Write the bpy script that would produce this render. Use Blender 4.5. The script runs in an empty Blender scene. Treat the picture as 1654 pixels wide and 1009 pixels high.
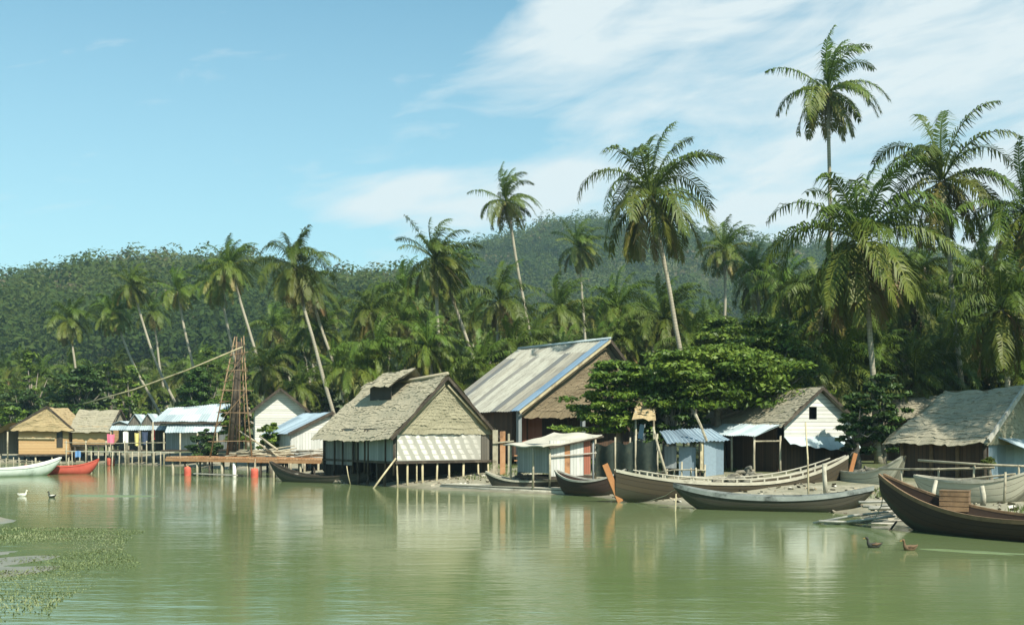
import bpy, math, random
import numpy as np
from mathutils import Vector as V

SC = bpy.context.scene
COL = SC.collection
R = math.radians
random.seed(11)

# ------------------------------------------------------------------ camera, sky, sun, exposure
F, CX, HY, EYE = 1773.0, 827.0, 700.0, 3.0
cam = bpy.data.cameras.new('camera')
cam.sensor_width = 36.0
cam.lens = F * 36.0 / 1654.0
cam.shift_y = (HY - 504.5) / 1654.0
cam.clip_start, cam.clip_end = 0.1, 20000
cam_o = bpy.data.objects.new('camera', cam)
COL.objects.link(cam_o)
cam_o.location = (0, 0, EYE)
cam_o.rotation_euler = (R(90), 0, 0)
SC.camera = cam_o

SUN_AZ, SUN_EL = 147.0, 48.0            # azimuth clockwise from the viewing direction
world = bpy.data.worlds.new('World')
SC.world = world
world.use_nodes = True


def wire_world():
    nt = world.node_tree
    nt.nodes.clear()
    N, L = nt.nodes.new, nt.links.new
    out = N('ShaderNodeOutputWorld')
    bg = N('ShaderNodeBackground')
    bg.inputs[1].default_value = 0.115
    sky = N('ShaderNodeTexSky')
    sky.sky_type = 'NISHITA'
    sky.sun_disc = False
    sky.sun_elevation = R(SUN_EL)
    sky.sun_rotation = R(SUN_AZ)
    sky.air_density = 1.0
    sky.dust_density = 0.6
    sky.ozone_density = 1.0
    tint = N('ShaderNodeMix')
    tint.data_type = 'RGBA'
    tint.blend_type = 'MULTIPLY'
    tint.inputs[0].default_value = 1.0
    L(sky.outputs[0], tint.inputs[6])
    tint.inputs[7].default_value = (0.74, 1.04, 0.90, 1)
    tc = N('ShaderNodeTexCoord')
    sep = N('ShaderNodeSeparateXYZ')
    L(tc.outputs['Generated'], sep.inputs[0])

    def m(op, a, b=None, clamp=False):
        n = N('ShaderNodeMath')
        n.operation = op
        n.use_clamp = clamp
        for i, v in enumerate((a, b)):
            if v is None:
                continue
            if isinstance(v, (int, float)):
                n.inputs[i].default_value = v
            else:
                L(v, n.inputs[i])
        return n.outputs[0]
    az = m('ARCTAN2', sep.outputs[0], sep.outputs[1])
    el = m('ARCSINE', sep.outputs[2])

    def blob(a0, e0, wa, we, tilt=0.0):
        da = m('SUBTRACT', az, a0)
        de = m('SUBTRACT', m('SUBTRACT', el, e0), m('MULTIPLY', da, tilt))
        q = m('ADD', m('POWER', m('ABSOLUTE', m('DIVIDE', da, wa)), 2.0),
              m('POWER', m('ABSOLUTE', m('DIVIDE', de, we)), 2.0))
        return m('POWER', m('SUBTRACT', 1.0, q, True), 1.6)
    # wind-drawn cirrus: direction noise stretched along the horizon
    comb = N('ShaderNodeCombineXYZ')
    L(m('MULTIPLY', az, 6.5), comb.inputs[0])
    L(m('SUBTRACT', m('MULTIPLY', el, 22.0), m('MULTIPLY', az, 5.0)), comb.inputs[1])
    n1 = N('ShaderNodeTexNoise')
    n1.inputs['Scale'].default_value = 1.0
    n1.inputs['Detail'].default_value = 7.0
    n1.inputs['Roughness'].default_value = 0.58
    n1.inputs['Distortion'].default_value = 0.6
    L(comb.outputs[0], n1.inputs['Vector'])
    comb2 = N('ShaderNodeCombineXYZ')
    L(m('MULTIPLY', az, 9.0), comb2.inputs[0])
    L(m('MULTIPLY', el, 60.0), comb2.inputs[1])
    n2 = N('ShaderNodeTexNoise')
    n2.inputs['Scale'].default_value = 1.0
    n2.inputs['Detail'].default_value = 6.0
    L(comb2.outputs[0], n2.inputs['Vector'])
    cover = m('ADD', m('ADD', blob(0.42, 0.25, 0.62, 0.34, 0.0), m('MULTIPLY', blob(0.07, 0.35, 0.13, 0.05, 0.3), 0.6)),
              m('ADD', m('MULTIPLY', blob(-0.03, 0.212, 0.2, 0.04, 0.08), 1.3), m('MULTIPLY', blob(0.20, 0.36, 0.2, 0.035, -0.05), 0.8)), True)
    mixn = m('ADD', m('MULTIPLY', n1.outputs[0], 0.75), m('MULTIPLY', n2.outputs[0], 0.25))
    dens = m('ADD', m('MULTIPLY', m('SUBTRACT', mixn, 0.5), 3.4), m('SUBTRACT', m('MULTIPLY', cover, 1.15), 0.27))
    dens = m('MULTIPLY', dens, 1.05, True)
    dens = m('MULTIPLY', dens, 0.92)
    low = m('SUBTRACT', 1.0, m('MULTIPLY', m('ABSOLUTE', el), 2.6), True)      # thin milky air low in the sky
    milk = m('MULTIPLY', low, 0.62)
    veil = N('ShaderNodeMix')
    veil.data_type = 'RGBA'
    L(milk, veil.inputs[0])
    L(tint.outputs[2], veil.inputs[6])
    veil.inputs[7].default_value = (2.75, 3.75, 3.95, 1)
    cl = N('ShaderNodeMix')
    cl.data_type = 'RGBA'
    L(dens, cl.inputs[0])
    L(veil.outputs[2], cl.inputs[6])
    cl.inputs[7].default_value = (4.5, 4.95, 5.0, 1)
    L(cl.outputs[2], bg.inputs[0])
    L(bg.outputs[0], out.inputs[0])


wire_world()
sun = bpy.data.lights.new('sun', 'SUN')
sun.energy = 5.0
sun.angle = R(0.5)
sun.color = (1.0, 0.94, 0.82)
sun_o = bpy.data.objects.new('sun', sun)
COL.objects.link(sun_o)
SUNV = V((math.sin(R(SUN_AZ)) * math.cos(R(SUN_EL)), math.cos(R(SUN_AZ)) * math.cos(R(SUN_EL)), math.sin(R(SUN_EL))))
sun_o.rotation_euler = SUNV.to_track_quat('Z', 'Y').to_euler()
SC.view_settings.view_transform = 'Standard'
SC.view_settings.look = 'None'
SC.view_settings.gamma = 1.0
SC.view_settings.exposure = 0.70
SC.render.film_transparent = False
SC.cycles.max_bounces = 6
SC.cycles.diffuse_bounces = 2
SC.cycles.glossy_bounces = 3
SC.cycles.transmission_bounces = 3
SC.cycles.transparent_max_bounces = 8
SC.cycles.volume_bounces = 0
SC.cycles.caustics_reflective = False
SC.cycles.caustics_refractive = False


# ------------------------------------------------------------------ helpers
def P(px, py, Y):
    return V(((px - CX) / F * Y, Y, EYE + (HY - py) / F * Y))


def G(px, Y, z=0.0):
    return V(((px - CX) / F * Y, Y, z))


def wl(py):                               # distance of a point of the water's surface seen at that height
    return EYE * F / (py - HY)


class MB:
    def __init__(s):
        s.v, s.f, s.uv = [], [], []

    def add(s, pts, uvs=None):
        i = len(s.v)
        s.v.extend(V(p) for p in pts)
        s.f.append(tuple(range(i, i + len(pts))))
        s.uv.append(uvs or [(0, 0)] * len(pts))

    def quad(s, a, b, c, d):              # uv in metres
        a, b, c, d = V(a), V(b), V(c), V(d)
        w, h = (b - a).length, (d - a).length
        w2 = (c - d).length
        s.add((a, b, c, d), [(0, 0), (w, 0), (w2, h), (0, h)])

    def box(s, o, x, y, z):               # corner + three edge vectors
        o, x, y, z = V(o), V(x), V(y), V(z)
        if x.cross(y).dot(z) < 0:
            o = o + x
            x = -x
        p = [o, o + x, o + x + y, o + y, o + z, o + x + z, o + x + y + z, o + y + z]
        for q in ((3, 2, 1, 0), (4, 5, 6, 7), (0, 1, 5, 4), (1, 2, 6, 5), (2, 3, 7, 6), (3, 0, 4, 7)):
            s.quad(*[p[i] for i in q])

    def slab(s, a, b, c, d, t):           # thick quad, grown along its normal both ways
        a, b, c, d = V(a), V(b), V(c), V(d)
        n = (b - a).cross(d - a).normalized() * (t / 2)
        f, k = [p + n for p in (a, b, c, d)], [p - n for p in (a, b, c, d)]
        s.quad(*f)
        s.quad(k[1], k[0], k[3], k[2])
        for i in range(4):
            j = (i + 1) % 4
            s.quad(k[i], k[j], f[j], f[i])

    def bar(s, p, q, w, h=None, up=(0, 0, 1)):
        p, q = V(p), V(q)
        h = h or w
        d = (q - p).normalized()
        x = d.cross(V(up))
        if x.length < 1e-4:
            x = d.cross(V((0, 1, 0)))
        x.normalize()
        y = x.cross(d).normalized()
        s.box(p - x * w / 2 - y * h / 2, x * w, q - p, y * h)

    def tube(s, pts, rad, n=6, cap=True):
        pts = [V(p) for p in pts]
        if isinstance(rad, (int, float)):
            rad = [rad] * len(pts)
        rings, dist = [], 0.0
        ref = V((0.31, 0.87, 0.12))
        base = len(s.v)
        ds = [0.0]
        for i in range(1, len(pts)):
            dist += (pts[i] - pts[i - 1]).length
            ds.append(dist)
        for i, p in enumerate(pts):
            d = (pts[min(i + 1, len(pts) - 1)] - pts[max(i - 1, 0)]).normalized()
            x = d.cross(ref)
            if x.length < 1e-3:
                x = d.cross(V((1, 0, 0)))
            x.normalize()
            y = d.cross(x)
            for k in range(n):
                a = 2 * math.pi * k / n
                s.v.append(p + (x * math.cos(a) + y * math.sin(a)) * rad[i])
        for i in range(len(pts) - 1):
            for k in range(n):
                k2 = (k + 1) % n
                s.f.append((base + i * n + k, base + i * n + k2, base + (i + 1) * n + k2, base + (i + 1) * n + k))
                c = 2 * math.pi * rad[i] / n
                s.uv.append([(k * c, ds[i]), ((k + 1) * c, ds[i]), ((k + 1) * c, ds[i + 1]), (k * c, ds[i + 1])])
        if cap:
            s.f.append(tuple(base + k for k in range(n))[::-1])
            s.uv.append([(0, 0)] * n)
            e = base + (len(pts) - 1) * n
            s.f.append(tuple(e + k for k in range(n)))
            s.uv.append([(0, 0)] * n)

    def grid(s, fn, nu, nv, su=1.0, sv=1.0, flip=False):
        base = len(s.v)
        for j in range(nv + 1):
            for i in range(nu + 1):
                s.v.append(V(fn(i / nu, j / nv)))
        for j in range(nv):
            for i in range(nu):
                a = base + j * (nu + 1) + i
                q = (a, a + 1, a + nu + 2, a + nu + 1)
                u = [(i / nu * su, j / nv * sv), ((i + 1) / nu * su, j / nv * sv),
                     ((i + 1) / nu * su, (j + 1) / nv * sv), (i / nu * su, (j + 1) / nv * sv)]
                s.f.append(q[::-1] if flip else q)
                s.uv.append(u[::-1] if flip else u)

    def build(s, name, mat, parent=None, smooth=False):
        off = V((0, 0, 0))
        k = parent
        while k is not None:
            off = off + k.location
            k = k.parent
        me = bpy.data.meshes.new(name)
        me.from_pydata([tuple(p - off) for p in s.v], [], s.f)
        lay = me.uv_layers.new(name='uv')
        flat = [c for f in s.uv for u in f for c in u]
        lay.data.foreach_set('uv', flat)
        me.materials.append(mat)
        if smooth:
            me.polygons.foreach_set('use_smooth', [True] * len(me.polygons))
        o = bpy.data.objects.new(name, me)
        COL.objects.link(o)
        o.parent = parent
        return o


def np_mesh(name, verts, quads, uv, mat, smooth=False):
    me = bpy.data.meshes.new(name)
    nv, nq = len(verts), len(quads)
    me.vertices.add(nv)
    me.vertices.foreach_set('co', np.asarray(verts, np.float32).ravel())
    me.loops.add(nq * 4)
    me.loops.foreach_set('vertex_index', np.asarray(quads, np.int32).ravel())
    me.polygons.add(nq)
    me.polygons.foreach_set('loop_start', np.arange(0, nq * 4, 4, dtype=np.int32))
    me.polygons.foreach_set('loop_total', np.full(nq, 4, np.int32))
    lay = me.uv_layers.new(name='uv')
    lay.data.foreach_set('uv', np.asarray(uv, np.float32).ravel())
    if smooth:
        me.polygons.foreach_set('use_smooth', np.ones(nq, bool))
    me.update(calc_edges=True)
    me.materials.append(mat)
    return me


def thing(name, label, cat, loc=(0, 0, 0), group=None):
    o = bpy.data.objects.new(name, None)
    o.empty_display_size = 0.2
    COL.objects.link(o)
    o.location = loc
    tag(o, label, cat, group)
    return o


def tag(o, label=None, cat=None, group=None, kind=None):
    if label:
        o['label'] = label
    if cat:
        o['category'] = cat
    if group:
        o['group'] = group
    if kind:
        o['kind'] = kind
    return o


# ------------------------------------------------------------------ materials
class NT:
    def __init__(s, name):
        s.m = bpy.data.materials.new(name)
        s.m.use_nodes = True
        s.t = s.m.node_tree
        s.t.nodes.clear()
        s.out = s.t.nodes.new('ShaderNodeOutputMaterial')
        s.tc = s.t.nodes.new('ShaderNodeTexCoord')

    def n(s, kind, **kw):
        x = s.t.nodes.new(kind)
        for k, v in kw.items():
            setattr(x, k, v)
        return x

    def l(s, a, b):
        s.t.links.new(a, b)

    def put(s, sock, v):
        if isinstance(v, bpy.types.NodeSocket):
            s.l(v, sock)
        else:
            sock.default_value = v

    def math(s, op, a, b=0.0, clamp=False):
        x = s.n('ShaderNodeMath', operation=op, use_clamp=clamp)
        s.put(x.inputs[0], a)
        s.put(x.inputs[1], b)
        return x.outputs[0]

    def mix(s, f, a, b, blend='MIX'):
        x = s.n('ShaderNodeMix', data_type='RGBA', blend_type=blend)
        s.put(x.inputs[0], f)
        s.put(x.inputs[6], a if not isinstance(a, tuple) else (*a, 1))
        s.put(x.inputs[7], b if not isinstance(b, tuple) else (*b, 1))
        return x.outputs[2]

    def mapped(s, coord='Object', scale=(1, 1, 1), loc=(0, 0, 0)):
        mp = s.n('ShaderNodeMapping')
        s.l(s.tc.outputs[coord], mp.inputs[0])
        mp.inputs['Scale'].default_value = scale
        mp.inputs['Location'].default_value = loc
        return mp.outputs[0]

    def noise(s, vec, scale=1.0, detail=5.0, rough=0.6, dist=0.0):
        x = s.n('ShaderNodeTexNoise')
        s.l(vec, x.inputs['Vector'])
        x.inputs['Scale'].default_value = scale
        x.inputs['Detail'].default_value = detail
        x.inputs['Roughness'].default_value = rough
        x.inputs['Distortion'].default_value = dist
        return x.outputs['Fac']

    def step(s, v, lo, hi):
        x = s.n('ShaderNodeMapRange')
        s.l(v, x.inputs[0])
        x.inputs[1].default_value, x.inputs[2].default_value = lo, hi
        return x.outputs[0]

    def ramp(s, v, stops):
        x = s.n('ShaderNodeValToRGB')
        e = x.color_ramp.elements
        e[0].position, e[0].color = stops[0][0], (*stops[0][1], 1)
        e[1].position, e[1].color = stops[-1][0], (*stops[-1][1], 1)
        for p, c in stops[1:-1]:
            k = e.new(p)
            k.color = (*c, 1)
        s.l(v, x.inputs[0])
        return x.outputs[0]

    def uvw(s):
        sp = s.n('ShaderNodeSeparateXYZ')
        s.l(s.tc.outputs['UV'], sp.inputs[0])
        return sp.outputs[0], sp.outputs[1]

    def white(s, a, b=None):
        c = s.n('ShaderNodeCombineXYZ')
        s.put(c.inputs[0], a)
        if b is not None:
            s.put(c.inputs[1], b)
        w = s.n('ShaderNodeTexWhiteNoise', noise_dimensions='2D')
        s.l(c.outputs[0], w.inputs['Vector'])
        return w.outputs['Value']

    def rnd(s):
        return s.n('ShaderNodeObjectInfo').outputs['Random']

    def finish(s, col, rough=0.8, bump=None, bstr=0.4, bdist=0.02, spec=0.3, metal=0.0):
        b = s.n('ShaderNodeBsdfPrincipled')
        s.put(b.inputs['Base Color'], col if not isinstance(col, tuple) else (*col, 1))
        s.put(b.inputs['Roughness'], rough)
        b.inputs['Specular IOR Level'].default_value = spec
        b.inputs['Metallic'].default_value = metal
        if bump is not None:
            k = s.n('ShaderNodeBump')
            k.inputs['Strength'].default_value = bstr
            k.inputs['Distance'].default_value = bdist
            s.l(bump, k.inputs['Height'])
            s.l(k.outputs[0], b.inputs['Normal'])
        s.l(b.outputs[0], s.out.inputs[0])
        s.b = b
        return s.m


def weathered(name, c1, c2, c3=None, scale=2.0, stretch=(1, 1, 1), rough=0.8, bstr=0.4, patch=0.6, coord='Object'):
    t = NT(name)
    v = t.mapped(coord, stretch)
    a = t.noise(v, scale, 6, 0.65)
    col = t.mix(t.step(a, 0.3, 0.7), c1, c2)
    if c3:
        b = t.noise(t.mapped(coord, stretch, (3.1, 7.7, 1.3)), scale * 0.5, 6, 0.7)
        col = t.mix(t.step(b, patch - 0.06, patch + 0.08), col, c3)
    return t.finish(col, rough, t.noise(v, scale * 6, 4), bstr)


def planks(name, c1, c2, width=0.18, axis='v', gap=0.08, stain=(0.05, 0.045, 0.035), stain_amt=0.5, cg=None, rough=0.8, foot=None):
    """Boards laid along one uv axis (metres); each board with its own tone."""
    t = NT(name)
    u, v = t.uvw()
    s = u if axis == 'u' else v
    k = t.math('DIVIDE', s, width)
    fl = t.math('FLOOR', k)
    fr = t.math('FRACT', k)
    w = t.white(fl, 3.0)
    col = t.mix(w, c1, c2)
    st = (9, 1.2, 1) if axis == 'u' else (1.2, 9, 1)
    g = t.noise(t.mapped('UV', st), 1.6, 6, 0.7)
    col = t.mix(t.math('MULTIPLY', t.step(g, 0.52, 0.78), stain_amt), col, stain)
    gp = t.math('LESS_THAN', fr, gap)
    col = t.mix(gp, col, cg or tuple(x * 0.35 for x in c1))
    if foot:                                  # slime and mud line along the bottom strakes
        e = t.noise(t.mapped('UV', (1.5, 1, 1)), 1.0, 5, 0.7)
        col = t.mix(t.math('MULTIPLY', t.step(t.math('ADD', v, t.math('MULTIPLY', e, 0.35)), foot + .12, foot + .24), 0.7), col, (0.05, 0.052, 0.032))
    h = t.math('SUBTRACT', t.math('MULTIPLY', g, 0.3), gp)
    return t.finish(col, rough, h, 0.5, 0.02)


def tin(name, stops, sheet=0.85, length=2.4, rust=(0.16, 0.075, 0.035), rust_amt=0.55, rough=0.5, rust_at=0.6):
    t = NT(name)
    u, v = t.uvw()
    w = t.white(t.math('FLOOR', t.math('DIVIDE', u, sheet)), t.math('FLOOR', t.math('DIVIDE', v, length)))
    col = t.ramp(w, stops)
    st = t.noise(t.mapped('UV', (2.2, 0.35, 1)), 2.0, 6, 0.7)
    col = t.mix(t.math('MULTIPLY', t.step(st, rust_at - 0.08, rust_at + 0.15), rust_amt), col, rust)
    d = t.noise(t.mapped('UV', (1, 1, 1)), 7.0, 5, 0.7)
    col = t.mix(t.math('MULTIPLY', t.step(d, 0.45, 0.8), 0.35), col, (0.09, 0.085, 0.075))
    return t.finish(col, rough, d, 0.2, 0.01, 0.3, 0.0)


def thatch_mat(name, c1, c2, c3, moss=None):
    t = NT(name)
    straw = t.noise(t.mapped('UV', (38, 3.0, 1)), 1.0, 5, 0.75)
    big = t.noise(t.mapped('UV', (0.55, 0.9, 1)), 1.3, 6, 0.65)
    col = t.mix(t.step(straw, 0.3, 0.72), c1, c2)
    col = t.mix(t.math('MULTIPLY', t.step(big, 0.45, 0.72), 0.75), col, c3)
    if moss:
        b = t.noise(t.mapped('UV', (0.8, 0.5, 1), (4, 9, 0)), 1.5, 6, 0.7)
        col = t.mix(t.math('MULTIPLY', t.step(b, 0.56, 0.72), 0.6), col, moss)
    return t.finish(col, 0.95, straw, 0.7, 0.03, 0.1)


def leafy(name, stops, trans=0.3, rough=0.5, var=0.5, spec=0.3):
    """Leaf colour runs with the leaf's own age (uv.x); thin leaves pass some light through."""
    t = NT(name)
    u, v = t.uvw()
    col = t.ramp(u, stops)
    rn = t.rnd()
    hs = t.n('ShaderNodeHueSaturation')
    t.put(hs.inputs['Hue'], t.math('ADD', 0.5 - 0.012 * var, t.math('MULTIPLY', rn, 0.024 * var)))
    t.put(hs.inputs['Value'], t.math('ADD', 1.0 - 0.3 * var, t.math('MULTIPLY', rn, 0.6 * var)))
    t.l(col, hs.inputs['Color'])
    b = t.n('ShaderNodeBsdfPrincipled')
    t.l(hs.outputs[0], b.inputs['Base Color'])
    b.inputs['Roughness'].default_value = rough
    b.inputs['Specular IOR Level'].default_value = spec
    tr = t.n('ShaderNodeBsdfTranslucent')
    t.l(t.mix(0.5, hs.outputs[0], (0.16, 0.2, 0.03)), tr.inputs[0])
    mx = t.n('ShaderNodeMixShader')
    mx.inputs[0].default_value = trans
    t.l(b.outputs[0], mx.inputs[1])
    t.l(tr.outputs[0], mx.inputs[2])
    t.l(mx.outputs[0], t.out.inputs[0])
    return t.m


MAT = {}
MAT['thatch'] = thatch_mat('thatch', (0.22, 0.195, 0.135), (0.46, 0.415, 0.295), (0.34, 0.305, 0.215))
MAT['thatch_grey'] = thatch_mat('thatch_grey', (0.18, 0.165, 0.115), (0.42, 0.38, 0.275), (0.28, 0.255, 0.185), (0.13, 0.13, 0.06))
MAT['thatch_gold'] = thatch_mat('thatch_gold', (0.27, 0.20, 0.11), (0.48, 0.38, 0.21), (0.38, 0.28, 0.15))
MAT['thatch_dark'] = thatch_mat('thatch_dark', (0.05, 0.055, 0.05), (0.11, 0.115, 0.10), (0.26, 0.24, 0.18))
MAT['gable_thatch'] = thatch_mat('gable_thatch', (0.16, 0.15, 0.10), (0.40, 0.37, 0.25), (0.27, 0.25, 0.165))
MAT['gable_brown'] = thatch_mat('gable_brown', (0.10, 0.075, 0.045), (0.30, 0.25, 0.16), (0.16, 0.125, 0.08))
MAT['bamboo'] = weathered('bamboo', (0.34, 0.29, 0.17), (0.50, 0.44, 0.28), (0.22, 0.18, 0.11), 3.0, (1, 1, 0.5))
MAT['pole'] = weathered('pole', (0.26, 0.23, 0.16), (0.42, 0.38, 0.27), (0.14, 0.12, 0.08), 3.0)
MAT['dark_wood'] = weathered('dark_wood', (0.03, 0.025, 0.018), (0.07, 0.055, 0.038), (0.11, 0.09, 0.065), 2.5)
MAT['hull_olive'] = planks('hull_olive', (0.038, 0.03, 0.017), (0.075, 0.06, 0.034), 0.24, 'v', 0.07, (0.045, 0.04, 0.028), 0.75, foot=0.75)
MAT['hull_black'] = planks('hull_black', (0.035, 0.022, 0.015), (0.06, 0.036, 0.024), 0.26, 'v', 0.06, (0.018, 0.014, 0.011), 0.7, foot=0.75)
MAT['hull_grey'] = planks('hull_grey', (0.04, 0.037, 0.025), (0.085, 0.077, 0.053), 0.22, 'v', 0.07, (0.03, 0.027, 0.02), 0.75, foot=0.75)
MAT['hull_pale'] = planks('hull_pale', (0.34, 0.32, 0.23), (0.48, 0.45, 0.34), 0.22, 'v', 0.07, (0.18, 0.16, 0.11), 0.75, foot=0.75)
MAT['rail_blue'] = weathered('rail_blue', (0.17, 0.19, 0.175), (0.32, 0.34, 0.31), (0.05, 0.055, 0.05), 1.6, patch=0.58)
MAT['rail_pale'] = weathered('rail_pale', (0.32, 0.30, 0.225), (0.48, 0.45, 0.355), (0.17, 0.155, 0.115), 2.0)
MAT['brown_wood'] = weathered('brown_wood', (0.12, 0.075, 0.04), (0.22, 0.14, 0.075), (0.07, 0.05, 0.03), 3.0)
MAT['orange_wood'] = weathered('orange_wood', (0.42, 0.17, 0.055), (0.52, 0.24, 0.09), (0.24, 0.10, 0.045), 3.0)
MAT['rust_wood'] = weathered('rust_wood', (0.34, 0.16, 0.07), (0.46, 0.27, 0.14), (0.18, 0.09, 0.045), 2.0)
MAT['grey_wood'] = weathered('grey_wood', (0.28, 0.27, 0.22), (0.44, 0.42, 0.36), (0.17, 0.16, 0.13), 3.0)
MAT['white_paint'] = weathered('white_paint', (0.62, 0.62, 0.56), (0.78, 0.77, 0.70), (0.42, 0.40, 0.33), 2.0, patch=0.66)
MAT['dark_planks'] = planks('dark_planks', (0.075, 0.07, 0.055), (0.15, 0.135, 0.105), 0.2, 'u')
MAT['slat_grey'] = planks('slat_grey', (0.12, 0.125, 0.12), (0.22, 0.23, 0.22), 0.13, 'u', 0.14, (0.05, 0.05, 0.045), 0.6)
MAT['gold_planks'] = planks('gold_planks', (0.42, 0.25, 0.11), (0.54, 0.36, 0.18), 0.16, 'v', 0.1, (0.20, 0.11, 0.05), 0.6)
MAT['white_planks'] = planks('white_planks', (0.50, 0.50, 0.45), (0.68, 0.67, 0.60), 0.2, 'v', 0.09, (0.30, 0.29, 0.23), 0.75, (0.13, 0.13, 0.11))
MAT['pale_planks'] = planks('pale_planks', (0.38, 0.385, 0.35), (0.58, 0.58, 0.525), 0.22, 'u', 0.06, (0.22, 0.22, 0.19), 0.6)
MAT['red_planks'] = planks('red_planks', (0.25, 0.085, 0.05), (0.33, 0.13, 0.08), 0.16, 'u', 0.08, (0.18, 0.07, 0.04), 0.5)
MAT['blue_planks'] = planks('blue_planks', (0.17, 0.195, 0.195), (0.28, 0.305, 0.30), 0.2, 'u', 0.06, (0.10, 0.12, 0.12), 0.5)
MAT['brown_planks'] = planks('brown_planks', (0.055, 0.035, 0.022), (0.10, 0.06, 0.036), 0.2, 'u')
MAT['jetty_planks'] = planks('jetty_planks', (0.40, 0.21, 0.10), (0.52, 0.33, 0.18), 0.25, 'u', 0.1, (0.15, 0.09, 0.05), 0.6)
MAT['bare_planks'] = planks('bare_planks', (0.36, 0.34, 0.26), (0.52, 0.49, 0.39), 0.22, 'v', 0.06, (0.18, 0.16, 0.12), 0.6)
MAT['tin_grey'] = tin('tin_grey', [(0, (0.33, 0.325, 0.265)), (0.5, (0.39, 0.385, 0.315)), (0.75, (0.29, 0.275, 0.215)), (0.9, (0.18, 0.18, 0.16)), (1, (0.11, 0.12, 0.12))], 0.75, 7.5,
                      rust=(0.13, 0.115, 0.09), rust_amt=0.75, rust_at=0.54, rough=0.75)
MAT['tin_blue'] = tin('tin_blue', [(0, (0.13, 0.215, 0.30)), (1, (0.19, 0.28, 0.36))], rust_amt=0.15)
MAT['tin_pale'] = tin('tin_pale', [(0, (0.36, 0.43, 0.44)), (0.6, (0.50, 0.57, 0.57)), (1, (0.29, 0.36, 0.38))], rust_amt=0.3, rust_at=0.66)
MAT['tin_sheet'] = tin('tin_sheet', [(0, (0.21, 0.28, 0.33)), (0.6, (0.31, 0.40, 0.45)), (1, (0.17, 0.23, 0.27))], 0.7, 3, rust_amt=0.3, rust_at=0.62)
MAT['tin_skirt'] = tin('tin_skirt', [(0, (0.34, 0.42, 0.43)), (1, (0.46, 0.53, 0.53))], rust_amt=0.35, rust_at=0.6)
MAT['canvas'] = weathered('canvas', (0.38, 0.36, 0.285), (0.52, 0.49, 0.395), (0.25, 0.235, 0.185), 1.2)
MAT['mud'] = weathered('mud', (0.24, 0.225, 0.17), (0.36, 0.34, 0.265), (0.15, 0.15, 0.10), 0.5)
MAT['tower_pole'] = weathered('tower_pole', (0.19, 0.12, 0.065), (0.29, 0.205, 0.12), (0.10, 0.065, 0.04), 2.0)
MAT['trunk'] = None
MAT['red_paint'] = weathered('red_paint', (0.42, 0.065, 0.045), (0.52, 0.11, 0.075), (0.24, 0.06, 0.045), 2.0, patch=0.68)
MAT['orange_paint'] = weathered('orange_paint', (0.30, 0.125, 0.045), (0.38, 0.18, 0.07), (0.17, 0.085, 0.045), 3.0, patch=0.66)
MAT['green_white'] = weathered('green_white', (0.48, 0.56, 0.49), (0.62, 0.68, 0.62), (0.30, 0.36, 0.30), 2.0, patch=0.62)
MAT['blue_cloth'] = weathered('blue_cloth', (0.10, 0.22, 0.42), (0.14, 0.28, 0.5), None, 4.0)
MAT['pink_cloth'] = weathered('pink_cloth', (0.68, 0.14, 0.22), (0.75, 0.2, 0.28), None, 4.0)
MAT['red_cloth'] = weathered('red_cloth', (0.55, 0.07, 0.06), (0.62, 0.10, 0.08), None, 4.0)
MAT['white_cloth'] = weathered('white_cloth', (0.65, 0.66, 0.62), (0.75, 0.75, 0.7), None, 4.0)
MAT['navy_cloth'] = weathered('navy_cloth', (0.035, 0.05, 0.09), (0.06, 0.08, 0.13), None, 4.0)
MAT['yellow_cloth'] = weathered('yellow_cloth', (0.6, 0.5, 0.16), (0.66, 0.56, 0.22), None, 4.0)
MAT['buoy_red'] = weathered('buoy_red', (0.50, 0.09, 0.06), (0.56, 0.14, 0.09), (0.4, 0.08, 0.05), 3.0)
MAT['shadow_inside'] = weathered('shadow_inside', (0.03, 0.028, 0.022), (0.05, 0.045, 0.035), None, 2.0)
MAT['coconut'] = weathered('coconut', (0.22, 0.16, 0.05), (0.30, 0.25, 0.08), (0.14, 0.16, 0.04), 3.0)
MAT['duck_brown'] = weathered('duck_brown', (0.09, 0.055, 0.03), (0.17, 0.11, 0.06), None, 20.0)
MAT['duck_white'] = weathered('duck_white', (0.66, 0.63, 0.54), (0.75, 0.72, 0.64), None, 20.0)
MAT['duck_dark'] = weathered('duck_dark', (0.025, 0.03, 0.025), (0.05, 0.05, 0.04), None, 20.0)
MAT['bill'] = weathered('bill', (0.22, 0.14, 0.04), (0.28, 0.18, 0.06), None, 20.0)
MAT['stone'] = weathered('stone', (0.10, 0.09, 0.07), (0.19, 0.17, 0.14), None, 4.0)
MAT['net'] = weathered('net', (0.10, 0.10, 0.075), (0.19, 0.17, 0.13), (0.26, 0.22, 0.15), 6.0)
MAT['net_green'] = weathered('net_green', (0.02, 0.03, 0.024), (0.045, 0.06, 0.045), (0.07, 0.075, 0.05), 5.0)
MAT['pink_bark'] = weathered('pink_bark', (0.30, 0.24, 0.22), (0.4, 0.33, 0.3), None, 2.0)


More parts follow.
